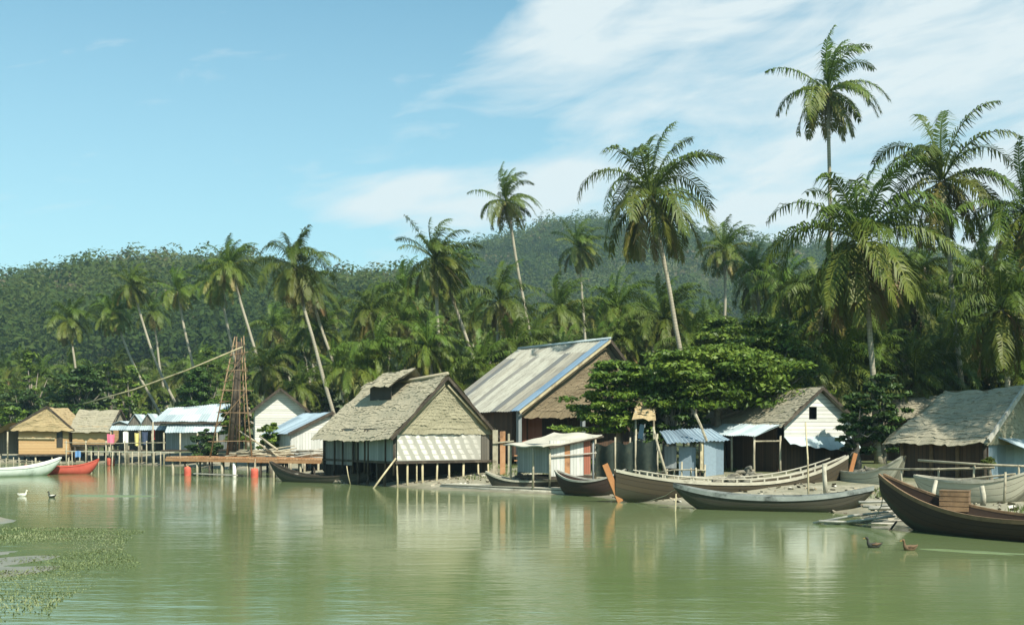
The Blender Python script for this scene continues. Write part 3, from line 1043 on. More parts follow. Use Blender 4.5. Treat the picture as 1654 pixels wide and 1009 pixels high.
broad_tree(1165, 62, 556, 168, 'wide spreading tree with layered bright leaves between the tin roofed and the white gabled house', 31, clumps=230, per=140, size=0.15, py_low=655, lean=-10, flat=0.22, dome=6.0, depth=4.5)
broad_tree(1000, 62.5, 578, 98, 'low leafy tree hanging across the gable of the tin roofed house', 32, clumps=150, per=130, size=0.14, py_low=694, flat=0.22, depth=2.6, dome=4.0)
broad_tree(1240, 68, 510, 100, 'leafy tree behind the roof of the white gabled house', 33, clumps=120, per=120, size=0.16, py_low=650)
broad_tree(1168, 84, 512, 84, 'taller leafy tree behind the wide spreading one', 44, clumps=90, per=110, size=0.2, py_low=630)
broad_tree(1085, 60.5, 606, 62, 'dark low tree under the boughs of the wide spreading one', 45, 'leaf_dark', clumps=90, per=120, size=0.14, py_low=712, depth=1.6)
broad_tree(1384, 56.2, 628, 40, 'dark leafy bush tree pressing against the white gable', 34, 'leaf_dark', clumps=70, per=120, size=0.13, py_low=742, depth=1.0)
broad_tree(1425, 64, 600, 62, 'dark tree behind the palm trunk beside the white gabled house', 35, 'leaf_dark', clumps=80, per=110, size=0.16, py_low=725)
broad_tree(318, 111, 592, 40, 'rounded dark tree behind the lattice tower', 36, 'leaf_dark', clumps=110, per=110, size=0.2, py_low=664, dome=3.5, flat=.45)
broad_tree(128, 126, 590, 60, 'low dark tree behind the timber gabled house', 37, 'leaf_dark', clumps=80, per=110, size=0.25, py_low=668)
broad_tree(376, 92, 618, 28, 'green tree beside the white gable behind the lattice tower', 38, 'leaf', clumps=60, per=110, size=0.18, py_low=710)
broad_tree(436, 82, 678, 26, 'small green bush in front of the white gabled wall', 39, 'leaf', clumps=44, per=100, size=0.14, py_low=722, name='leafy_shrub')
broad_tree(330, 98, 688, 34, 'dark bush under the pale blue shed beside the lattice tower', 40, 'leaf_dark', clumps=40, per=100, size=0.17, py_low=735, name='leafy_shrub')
broad_tree(1598, 45.2, 728, 14, 'small bright bush against the gable wall of the dark thatched house', 41, 'leaf_light', clumps=24, per=90, size=0.08, py_low=752, name='leafy_shrub')
broad_tree(20, 122, 655, 40, 'low bush behind the far timber house roof edge', 42, 'leaf', clumps=36, per=80, size=0.25, py_low=692, name='leafy_shrub')
srng = random.Random(9)
for i, px in enumerate(range(-40, 1740, 34)):
    x = px + srng.uniform(-16, 16)
    Y = srng.uniform(130, 160) if px < 400 else (srng.uniform(106, 120) if px < 580 else srng.uniform(88, 106) if px < 1250 else srng.uniform(74, 86))
    pt = srng.uniform(560, 632) if px < 1250 else srng.uniform(585, 640)
    broad_tree(x, Y, pt, srng.uniform(34, 56), 'leafy undergrowth bush crowded at the feet of the grove palms', 60 + i, srng.choice(['leaf', 'leaf_light', 'leaf_light', 'leaf_dark'] if px < 1250 else ['leaf', 'leaf_dark', 'leaf_light', 'leaf_dark']), clumps=60, per=75,
               size=0.22, py_low=705, group='bushes under the palm grove', name='leafy_shrub', flat=.4)


# ------------------------------------------------------------------ buildings
class Frame:
    """House axes: corner L at the gable's left foot, g along the gable, s back along the side."""

    def __init__(s, px, Y, theta, W, D):
        s.o = G(px, Y)
        t = R(theta)
        s.g = V((math.cos(t), math.sin(t), 0))
        s.s = V((-math.sin(t), math.cos(t), 0))
        s.W, s.D = W, D

    def p(s, u, w, z):
        return V((s.o.x, s.o.y, 0)) + s.g * u + s.s * w + V((0, 0, z))


trng = random.Random(77)


def thatch(mb, A, B, C, D, row=0.32, sag=0.0, lift=0.03, rag=0.085, seed=1, du=0.16, fringe=0.14):
    """Overlapping courses of palm leaf from the eave A-B up to the ridge D-C, each with a ragged lower edge."""
    rng = random.Random(seed)
    A, B, C, D = V(A), V(B), V(C), V(D)
    nrm = (B - A).cross(D - A).normalized()
    H = ((D - A).length + (C - B).length) / 2
    Wd = max((B - A).length, (C - D).length)
    row *= 0.7
    n = max(2, int(H / row))
    nu = max(3, int(Wd / du))
    lump = [[rng.uniform(-1, 1) for _ in range(9)] for _ in range(9)]

    def pt(u, v, h):
        p = A.lerp(B, u).lerp(D.lerp(C, u), v)
        a, b = min(max(u, 0), .999) * 8, min(max(v, 0), .999) * 8
        i, j = int(a), int(b)
        fa, fb = a - i, b - j
        z = (lump[i][j] * (1 - fa) * (1 - fb) + lump[i + 1 if i < 8 else i][j] * fa * (1 - fb) + lump[i][j + 1 if j < 8 else j] * (1 - fa) * fb + lump[i + 1 if i < 8 else i][j + 1 if j < 8 else j] * fa * fb)
        return p + nrm * (h + z * 0.08) - V((0, 0, 1)) * sag * math.sin(math.pi * min(max(u, 0), 1)) * (0.5 + v * .5)
    ph1, ph2 = rng.uniform(0, 6), rng.uniform(0, 6)
    # backing
    t = 0.05
    mb.grid(lambda u, v: pt(u, v, 0.0), 12, 6, Wd, H)
    mb.grid(lambda u, v: pt(u, v, -t), 12, 6, Wd, H, True)
    for k in range(n):
        v0, v1 = k / n, min(1.0, (k + 1.5) / n)
        lows, mids, ups = [], [], []
        off = 0.0
        for i in range(nu + 1):
            u = i / nu
            if rng.random() < .35:
                off = rng.uniform(-rag, rag)
            d = off + rng.uniform(-rag, rag) * .6
            fr = fringe if k == 0 else 0
            e0 = (-0.06 + rng.uniform(-.05, .05)) / Wd if i == 0 else ((.06 + rng.uniform(-.05, .05)) / Wd if i == nu else rng.uniform(-.3, .3) / nu)
            wv2 = (.06 * math.sin(u * Wd * .8 + ph1 + k * .35) + .04 * math.sin(u * Wd * 2.3 + ph2 - k * .6)) if k else 0
            lo = pt(u + e0, v0 + (d - fr + wv2) / H, lift + rng.uniform(-.015, .03)) - V((0, 0, fr * .45))
            lows.append(lo)
            mids.append(lo - nrm * 0.03)
            ups.append(pt(u + e0 * .5, v1, 0.015))
        for i in range(nu):
            ua, ub = i / nu * Wd, (i + 1) / nu * Wd
            va, vb = v0 * H + k * 1.7, v1 * H + k * 1.7
            mb.add((lows[i], lows[i + 1], ups[i + 1], ups[i]), [(ua, va), (ub, va), (ub, vb), (ua, vb)])
            mb.add((mids[i], mids[i + 1], lows[i + 1], lows[i]), [(ua, va - .06), (ub, va - .06), (ub, va), (ua, va)])
    return mb


def corrugated(mb, A, B, C, D, wave=0.16, amp=0.022, rows=5, warp=0.03, seed=3, t=0.02):
    rng = random.Random(seed)
    A, B, C, D = V(A), V(B), V(C), V(D)
    nrm = (B - A).cross(D - A).normalized()
    Wd = max((B - A).length, (C - D).length)
    H = (D - A).length
    nu = int(Wd / wave * 4)
    ph = [rng.uniform(0, 6) for _ in range(4)]

    def pt(u, v, h):
        p = A.lerp(B, u).lerp(D.lerp(C, u), v)
        w = amp * math.sin(u * Wd / wave * 2 * math.pi) + warp * math.sin(u * 5 + ph[0] + v * 2) * math.sin(v * 4 + ph[1]) + warp * .4 * math.sin(u * 23 + ph[2])
        return p + nrm * (w + h)
    mb.grid(lambda u, v: pt(u, v, 0), nu, rows, Wd, H)
    mb.grid(lambda u, v: pt(u, v, -t), nu, rows, Wd, H, True)
    mb.quad(pt(0, 0, -t), pt(0, 0, 0), pt(0, 1, 0), pt(0, 1, -t))
    mb.quad(pt(1, 0, 0), pt(1, 0, -t), pt(1, 1, -t), pt(1, 1, 0))
    return mb


def wall(root, name, a, b, z0, z1, mat, t=0.06, label=None, z1b=None, z0b=None):
    mb = MB()
    a, b = V(a), V(b)
    mb.slab((a.x, a.y, z0), (b.x, b.y, z0 if z0b is None else z0b), (b.x, b.y, z1 if z1b is None else z1b), (a.x, a.y, z1), t)
    o = mb.build(name, MAT[mat], root)
    if label:
        o['label'] = label
    return o


def poly_wall(root, name, fr, prof, w, z0, mat, hole=None, t=0.06):
    """A wall in the gable plane under a profile [(u,z)...], with one window opening cut out."""
    mb = MB()
    us = sorted({p[0] for p in prof} | ({hole[0], hole[1]} if hole else set()))
    zt = lambda u: float(np.interp(u, [p[0] for p in prof], [p[1] for p in prof]))
    for a, b in zip(us[:-1], us[1:]):
        spans = [(z0, z0, zt(a), zt(b))]
        if hole and a >= hole[0] - 1e-6 and b <= hole[1] + 1e-6:
            spans = [(z0, z0, hole[2], hole[2]), (hole[3], hole[3], zt(a), zt(b))]
        for (p, q, r, s_) in spans:
            for dw, fl in ((0, 0), (t, 1)):
                k = [fr.p(a, w + dw, p), fr.p(b, w + dw, q), fr.p(b, w + dw, s_), fr.p(a, w + dw, r)]
                uv = [(a, p), (b, q), (b, s_), (a, r)]
                mb.add(k[::-1] if fl else k, uv[::-1] if fl else uv)
    if hole:
        u0, u1, a, b = hole
        for (p, q) in (((u0, a), (u1, a)), ((u1, a), (u1, b)), ((u1, b), (u0, b)), ((u0, b), (u0, a))):
            mb.quad(fr.p(p[0], w, p[1]), fr.p(p[0], w + t, p[1]), fr.p(q[0], w + t, q[1]), fr.p(q[0], w, q[1]))
    return mb.build(name, MAT[mat], root)


def post(root, name, p, q, r, mat, n=7):
    mb = MB()
    p, q = V(p), V(q)
    m = p.lerp(q, .5) + V((trng.uniform(-.02, .02), trng.uniform(-.02, .02), 0))
    mb.tube([p, m, q], [r * 1.05, r, r * .92], n)
    return mb.build(name, MAT[mat], root, True)


# --- thatched stilt house over the water
def stilt_house():
    fr = Frame(640, 61.5, 35, 6.27, 9.3)
    W, D = fr.W, fr.D
    root = thing('stilt_house', 'thatched stilt house standing over the water with a whitewashed woven bamboo gable wall', 'house', fr.p(0, 0, 0))
    zf, ze, zr = 1.45, 3.2, 6.3
    for u in (0.06, .75, 1.35, 1.72, 2.72, 3.5, 4.5, 5.5, 6.2):
        post(root, 'stilt', fr.p(u + trng.uniform(-.05, .05), 0.0 + trng.uniform(-.1, .15), -0.7), fr.p(u, 0.05, zf + .02), trng.uniform(.045, .075), 'bamboo')
    for w in (1.3, 2.4, 3.4, 4.6, 5.6, 6.8, 8.0, 9.2):
        post(root, 'stilt', fr.p(trng.uniform(-.12, .1), w, -0.7), fr.p(0.05, w, zf + .02), trng.uniform(.06, .09), 'dark_wood')
    for u in (1.6, 3.2, 4.8):
        for w in (3, 6, 9):
            post(root, 'stilt', fr.p(u, w, -0.5), fr.p(u, w, zf), .08, 'dark_wood')
    post(root, 'brace', fr.p(-1.7, -0.3, -.15), fr.p(-.05, -.05, 1.62), .055, 'bamboo')
    f = MB()
    f.box(fr.p(-.1, -.1, zf - .14), fr.g * (W + .2), fr.s * (D + .2), V((0, 0, .14)))
    f.build('floor', MAT['dark_wood'], root)
    wall(root, 'gable_wall', fr.p(.04, 0, 0), fr.p(5.65, 0, 0), zf + .02, ze + .05, 'woven')
    wall(root, 'corner_panel', fr.p(5.69, .03, 0), fr.p(W, .03, 0), zf - .05, ze + .05, 'dark_planks')
    # side wall: dark boards with two pale panels
    wall(root, 'side_wall', fr.p(0, .1, 0), fr.p(0, D, 0), zf + .02, ze + .1, 'dark_planks')
    wall(root, 'side_panel', fr.p(-.05, 1.12, 0), fr.p(-.05, 4.4, 0), zf - .1, ze - .02, 'blue_planks', .04, 'faded blue grey panel')
    wall(root, 'side_panel', fr.p(-.05, .15, 0), fr.p(-.05, 1.05, 0), zf - .1, ze - .02, 'blue_planks', .04)
    wall(root, 'side_panel', fr.p(-.05, 5.2, 0), fr.p(-.05, 8.9, 0), zf - .35, ze + .05, 'slat_grey', .04, 'dull grey slatted panel')
    for w in (.12, 1.08, 3.2, 3.6, 4.5, 5.1, 6.5, 7.6, 9.15):
        post(root, 'wall_post', fr.p(-.12, w, zf - .8), fr.p(-.1, w, ze + .05), .055, 'dark_wood')
    wall(root, 'back_wall', fr.p(0, D, 0), fr.p(W, D, 0), -.2, ze, 'dark_planks')  # part below the floor added to keep the space underneath dark
    wall(root, 'side_wall', fr.p(W, D, 0), fr.p(W, .1, 0), .0, ze, 'dark_planks')  # also carried below the floor, to darken what shows between the stilts
    wall(root, 'underfloor_shade', fr.p(.2, 2.6, 0), fr.p(W - .1, 2.6, 0), -.2, zf - .16, 'shadow_inside')  # dark sheet: shade under the floor put into its colour
    ov, og = .55, .4
    sl = (zr - ze) / (W / 2)
    eL = lambda w: fr.p(-ov, w, ze - ov * sl + .12)
    eR = lambda w: fr.p(W + ov, w, ze - ov * sl + .12)
    rg = lambda w, dz=0: fr.p(W / 2, w, zr + dz)
    m = MB()
    thatch(m, eL(D + og), eL(-og), rg(-og, .08), rg(D + og, -.25), .3, .12, seed=5)
    m.build('roof_slope', MAT['thatch'], root)
    m = MB()
    thatch(m, eR(-og), eR(D + og), rg(D + og, -.25), rg(-og, .08), .3, .12, seed=6)
    m.build('roof_slope', MAT['thatch'], root)
    m = MB()
    m.tube([rg(D + og, -.2), rg(D * .5, -.12), rg(-og, .14)], .11, 7)
    m.build('ridge_cap', MAT['thatch'], root, True)
    # gable filled with palm thatch
    m = MB()
    thatch(m, fr.p(-.1, -.06, ze - .05), fr.p(W + .1, -.06, ze - .05), fr.p(W / 2 + .12, -.02, zr - .2), fr.p(W / 2 - .12, -.02, zr - .2), .36, 0, .04, .05, 8, .1, .16)
    m.build('gable', MAT['gable_thatch'], root)
    for sd in (-1, 1):
        m = MB()
        a, b = (eL(-og - .02) if sd < 0 else eR(-og - .02)), rg(-og - .02, .02)
        m.bar(a + V((0, 0, -.1)), b + V((0, 0, -.1)), .07, .16)
        m.build('barge_board', MAT['dark_wood'], root)
        m = MB()
        a2, b2 = fr.p(W / 2 + sd * (W / 2 - .28), -.22, ze + .1), fr.p(W / 2 + sd * .12, -.22, zr - .5)
        m.tube([a2, a2.lerp(b2, .5), b2], .075, 6)
        m.build('rafter', MAT['bamboo'], root, True)
    # smoke vent: a small raised roof on the far part of the ridge
    v = MB()
    h = .75
    A, B = fr.p(W / 2 - 1.5, D * .78, zr - .35), fr.p(W / 2 - 1.5, D * .40, zr - .35)
    thatch(v, A, B, fr.p(W / 2 + .15, D * .38, zr + h - .1), fr.p(W / 2 + .15, D * .80, zr + h - .28), .28, 0, seed=12)
    vent = v.build('roof_vent', MAT['thatch'], root)
    v = MB()
    v.slab(fr.p(W / 2 - 1.15, D * .74, zr - 1.25), fr.p(W / 2 - 1.15, D * .45, zr - 1.25), fr.p(W / 2 - 1.15, D * .45, zr - .28), fr.p(W / 2 - 1.15, D * .74, zr - .28), .05)
    v.build('vent_shade', MAT['shadow_inside'], vent)  # near-black board paints the shade under the raised vent roof
    v = MB()
    thatch(v, fr.p(W / 2 + 1.2, D * .40, zr - .7), fr.p(W / 2 + 1.2, D * .78, zr - .7), fr.p(W / 2 + .15, D * .80, zr + h - .3), fr.p(W / 2 + .15, D * .38, zr + h - .12), .28, 0, seed=13)
    v.build('vent_slope', MAT['thatch'], vent)
    return fr


stilt_house()


# --- big tin-roofed house
def tin_house():
    fr = Frame(838, 71, 34, 11.2, 10.6)
    # apex stands at u = ua; the right slope is shorter
    root = thing('tin_roofed_house', 'big house under a wide streaked tin roof with a thatched gable and red doors', 'house', fr.p(0, 0, 0))
    ua, W, D = 7.2, 11.0, 10.6
    ze, zr, zr2 = 4.45, 9.35, 5.6
    og = .5
    wt = 9.7 / 10.6
    m = MB()
    corrugated(m, fr.p(-.2, D, ze), fr.p(-.2, .45, ze), fr.p(ua, .45, zr), fr.p(ua, D, zr + .1), .3, .03, 6, .05)
    m.build('roof_slope', MAT['tin_grey'], root)
    m = MB()
    corrugated(m, fr.p(-.35, .42, ze + .02), fr.p(-.35, -og, ze + .02), fr.p(ua, -og, zr + .08), fr.p(ua, .42, zr + .08), .3, .02, 4, .015)
    o = m.build('roof_edge_sheet', MAT['tin_blue'], root)
    o['label'] = 'clean blue tin strip along the gable edge'
    m = MB()
    corrugated(m, fr.p(W, -og, zr2), fr.p(W, D, zr2), fr.p(ua, D, zr + .1), fr.p(ua, -og, zr + .08), .3, .03, 5, .04)
    m.build('roof_slope', MAT['tin_grey'], root)
    m = MB()
    m.tube([fr.p(ua, D, zr + .14), fr.p(ua, -og - .02, zr + .12)], .09, 6)
    m.build('ridge_cap', MAT['tin_pale'], root, True)
    m = MB()
    m.bar(fr.p(-.3, -og - .04, ze - .1), fr.p(ua, -og - .04, zr - .05), .06, .16)
    m.build('barge_board', MAT['bamboo'], root)
    m = MB()
    m.bar(fr.p(W, -og - .04, zr2 - .1), fr.p(ua, -og - .04, zr - .05), .08, .2)
    m.build('barge_board', MAT['dark_wood'], root)
    m = MB()
    thatch(m, fr.p(.3, 0, ze - .1), fr.p(W - .4, 0, ze - .1), fr.p(ua + .25, 0, zr - .35), fr.p(ua - .25, 0, zr - .35), .4, 0, .04, .12, 14, .16, .3)
    m.build('gable', MAT['gable_brown'], root)
    zf = 1.5
    f = MB()
    f.box(fr.p(0, 0, zf - .2), fr.g * (W - .4), fr.s * (D - .4), V((0, 0, .2)))
    f.build('floor', MAT['dark_wood'], root)
    wall(root, 'gable_wall', fr.p(.5, 1.4, 0), fr.p(W - .5, 1.4, 0), .3, ze + .4, 'brown_planks')  # stretch below the floor added to darken the gap under the veranda
    wall(root, 'side_wall', fr.p(.5, D - .5, 0), fr.p(.5, 1.44, 0), .3, ze + .3, 'brown_planks')  # continued down likewise, to deepen the shade below the house
    wall(root, 'side_wall', fr.p(W - .5, 1.44, 0), fr.p(W - .5, D - .5, 0), zf, zr2, 'brown_planks')
    wall(root, 'back_wall', fr.p(W - .5, D - .5, 0), fr.p(.5, D - .5, 0), zf, ze, 'brown_planks')
    for k, (u0, u1) in enumerate(((1.15, 1.5), (1.62, 2.75))):
        wall(root, 'door', fr.p(u0, 1.3, 0), fr.p(u1, 1.3, 0), zf, ze - .25, 'red_planks', .05)
    for u in (-.1, 5.1, W - .6):
        m = MB()
        m.box(fr.p(u, -.1, .6), fr.g * .26, fr.s * .26, V((0, 0, ze - .55)))
        m.build('veranda_post', MAT['blue_planks'], root)
    for u in (.6, 2.8, 5, 7.4, 10):
        for w in (.3, 3.5, 7, 10):
            post(root, 'stilt', fr.p(u, w, .4), fr.p(u, w, zf - .1), .12, 'dark_wood')
    for k in range(5):
        m = MB()
        m.bar(fr.p(-.5 + k * .0, -.2 - k * .0, .95 + k * .16), fr.p(5.2, -.2, .95 + k * .16), .04, .07)
        if k in (2, 4):
            m.build('veranda_rail', MAT['rust_wood'], root)


tin_house()


# --- small shack with the pale canopy
def shack():
    fr = Frame(888, 55.2, 38, 2.95, 2.6)
    root = thing('small_shack', 'small white and red shack under a sagging pale canopy at the muddy bank', 'shack', fr.p(0, 0, 0))
    W, D = fr.W, fr.D
    z0, z1 = .95, 2.55
    m = MB()
    A, B = fr.p(-.55, D + .55, 2.42), fr.p(-.75, -.35, 2.36)
    C, Dd = fr.p(W + .35, -.3, 2.95), fr.p(W - .3, D + .2, 3.05)

    def sag(u, v):
        p = A.lerp(B, u).lerp(Dd.lerp(C, u), v)
        return p + V((0, 0, .05 * math.sin(u * 9) * math.sin(v * 4 + 1) - .08 * math.sin(math.pi * v) + .025 * math.sin(v * 14)))
    m.grid(sag, 16, 12, 3.4, 3.2)
    m.grid(lambda u, v: sag(u, v) - V((0, 0, .05)), 16, 12, 3.4, 3.2, True)
    for k in range(16):
        for vv in (0, 1):
            a, b = sag(k / 16, vv), sag((k + 1) / 16, vv)
            m.quad(a - V((0, 0, .05)), b - V((0, 0, .05)), b, a)
    for k in range(12):
        for uu in (0, 1):
            a, b = sag(uu, k / 12), sag(uu, (k + 1) / 12)
            m.quad(a - V((0, 0, .05)), b - V((0, 0, .05)), b, a)
    m.build('roof', MAT['canvas'], root, True)
    m = MB()
    m.tube([fr.p(-.3, -.32, 2.28), fr.p(W + .45, -.28, 2.84)], .05, 6)
    m.build('roof_beam', MAT['dark_wood'], root)
    segs = [(0, .95, 'pale_planks', 0), (.97, 1.32, 'rust_wood', .25), (1.34, 2.25, 'pale_planks', 0), (2.27, 2.72, 'red_planks', 0)]
    for a, b, mt, dz in segs:
        wall(root, 'front_wall', fr.p(a, 0, 0), fr.p(b, 0, 0), z0 - (.1 if mt == 'pale_planks' else .05), z1 + .1 - dz, mt, .05)
    wall(root, 'side_wall', fr.p(0, D, 0), fr.p(0, .06, 0), z0 + .05, z1 - .05, 'blue_planks', .05)
    wall(root, 'back_wall', fr.p(W, D, 0), fr.p(0, D, 0), z0, z1, 'dark_planks', .05)
    wall(root, 'side_wall', fr.p(2.8, .05, 0), fr.p(2.8, D, 0), z0, z1, 'dark_planks', .05)
    m = MB()
    m.tube([fr.p(-.05, -.12, 1.85), fr.p(W + .1, -.12, 2.0)], .035, 6)
    m.build('rail', MAT['grey_wood'], root)
    m = MB()
    m.box(fr.p(-.1, -.1, z0 - .25), fr.g * (W + .1), fr.s * (D + .2), V((0, 0, .14)))
    m.build('floor', MAT['dark_wood'], root)
    for u, w, zt in ((-.05, -.06, 2.4), (2.85, -.1, 2.85), (-.45, D, 2.4), (2.8, D, 2.9), (-.6, .6, 2.3)):
        post(root, 'corner_post', fr.p(u, w, .15), fr.p(u, w, zt), .06, 'blue_planks' if u > 2.8 else 'pole')


shack()


# --- white gabled house with tin awning
def white_house():
    fr = Frame(1267, 57, 22, 4.3, 8.2)
    W, D = fr.W, fr.D
    root = thing('white_gabled_house', 'thatched house with a white boarded gable and one dark attic opening', 'house', fr.p(0, 0, 0))
    ze, zr = 3.65, 5.4
    og = .35
    m = MB()
    thatch(m, fr.p(-.3, D, ze - .15), fr.p(-.3, -og, ze - .15), fr.p(W / 2, -og, zr + .1), fr.p(W / 2, D, zr - .1), .32, .12, seed=21)
    m.build('roof_slope', MAT['thatch_grey'], root)
    m = MB()
    thatch(m, fr.p(W + .4, -og, ze - .25), fr.p(W + .4, D, ze - .25), fr.p(W / 2, D, zr - .1), fr.p(W / 2, -og, zr + .1), .32, .1, seed=22)
    m.build('roof_slope', MAT['thatch_grey'], root)
    for sd in (0, 1):
        m = MB()
        m.bar(fr.p(-.3 if not sd else W + .4, -og - .03, ze - .25), fr.p(W / 2, -og - .03, zr - .02), .06, .14)
        m.build('barge_board', MAT['dark_wood'], root)
    poly_wall(root, 'gable_wall', fr, [(0, ze), (W / 2, zr - .1), (W, ze)], 0, 2.75, 'white_planks', (W * .36, W * .36 + .5, 3.75, 4.4))
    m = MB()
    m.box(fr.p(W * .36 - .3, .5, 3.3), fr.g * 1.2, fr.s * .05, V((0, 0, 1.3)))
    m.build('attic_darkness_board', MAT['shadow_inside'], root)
    # hanging tin skirt under the gable
    m = MB()

    def skirt(u, v):
        uu = u * (W + .2) - .05
        low = 2.42 + .28 * math.sin(u * math.pi * 1.0 + 2.4) - (.35 * max(0, .45 - u)) + .04 * math.sin(u * 31)
        z = 2.85 + (low - 2.85) * v
        return fr.p(uu, -.05 - .55 * v, z)
    m.grid(skirt, 40, 3, W, .7, True)
    m.grid(lambda u, v: skirt(u, v) + fr.s * .02 - V((0, 0, .015)), 40, 3, W, .7)
    m.build('skirt_awning', MAT['tin_skirt'], root)
    wall(root, 'gable_wall', fr.p(0, .6, 0), fr.p(W, .6, 0), .9, 2.75, 'brown_planks')
    wall(root, 'side_wall', fr.p(0, D, 0), fr.p(0, .65, 0), .9, ze, 'brown_planks')
    wall(root, 'side_wall', fr.p(W, .05, 0), fr.p(W, D, 0), .9, ze, 'brown_planks')
    wall(root, 'back_wall', fr.p(W, D, 0), fr.p(0, D, 0), .9, ze, 'brown_planks')
    # tin awning along the side
    m = MB()
    corrugated(m, fr.p(-1.9, D * .92, 2.9), fr.p(-1.55, 0.3, 2.88), fr.p(-.2, -.2, ze - .12), fr.p(-.2, D * .95, ze - .12), .22, .025, 4, .05, 8)
    m.build('awning', MAT['tin_pale'], root)
    for u, w in ((-1.5, .5), (-1.5, 2.6), (-1.6, 5.0), (-1.7, 7.2), (-.1, .2)):
        post(root, 'awning_post', fr.p(u, w, .5), fr.p(u, w, 2.9), .06, 'pole')
    m = MB()
    m.tube([fr.p(-1.5, .5, 2.6), fr.p(-.1, .2, 2.62)], .04, 6)
    m.build('crossbar', MAT['pole'], root)
    f = MB()
    f.box(fr.p(-1.7, .1, .78), fr.g * (W + 1.7), fr.s * D, V((0, 0, .12)))
    f.build('floor', MAT['dark_wood'], root)
    for u, w in ((-.1, .2), (W, .2), (W * .5, .2), (-1.6, 3), (-1.6, 7)):
        post(root, 'stilt', fr.p(u, w, .1), fr.p(u, w, .8), .08, 'dark_wood')


white_house()


def lean_shed():
    fr = Frame(1137, 56.5, 20, 2.4, 2.2)
    root = thing('tin_shed', 'small shed of upright bluish tin sheets beside the white gabled house', 'shed', fr.p(0, 0, 0))
    wall(root, 'front_sheet', fr.p(0, 0, 0), fr.p(1.15, 0, 0), .75, 2.72, 'tin_sheet', .04)
    wall(root, 'side_sheet', fr.p(-.9, 1.0, 0), fr.p(-.25, .4, 0), .8, 2.3, 'tin_sheet', .04, 'shorter tin sheet')
    wall(root, 'side_sheet', fr.p(-1.6, 1.4, 0), fr.p(-1.05, 1.0, 0), 1.2, 2.35, 'blue_planks', .04)
    m = MB()
    m.box(fr.p(-.22, -.02, 1.1), fr.g * .18, fr.s * .06, V((0, 0, 1.5)))
    m.build('door_post', MAT['bamboo'], root)
    m = MB()
    corrugated(m, fr.p(-1.9, .4, 2.5), fr.p(1.3, -.5, 2.66), fr.p(1.5, 1.8, 3.25), fr.p(-1.2, 2.6, 3.2), .2, .03, 3, .06, 15)
    m.build('roof', MAT['tin_sheet'], root)
    m = MB()
    m.tube([fr.p(-.1, -.45, 2.62), fr.p(-.25, -.2, 3.3), fr.p(-.5, 0, 4.0)], .07, 6)
    m.build('leaning_post', MAT['pole'], root)
    for u, w in ((-1.7, 1.2), (-.2, .1), (1.15, 1.6), (1.15, .05)):
        post(root, 'corner_post', fr.p(u, w, .2), fr.p(u, w, 2.6), .06, 'dark_wood')


lean_shed()


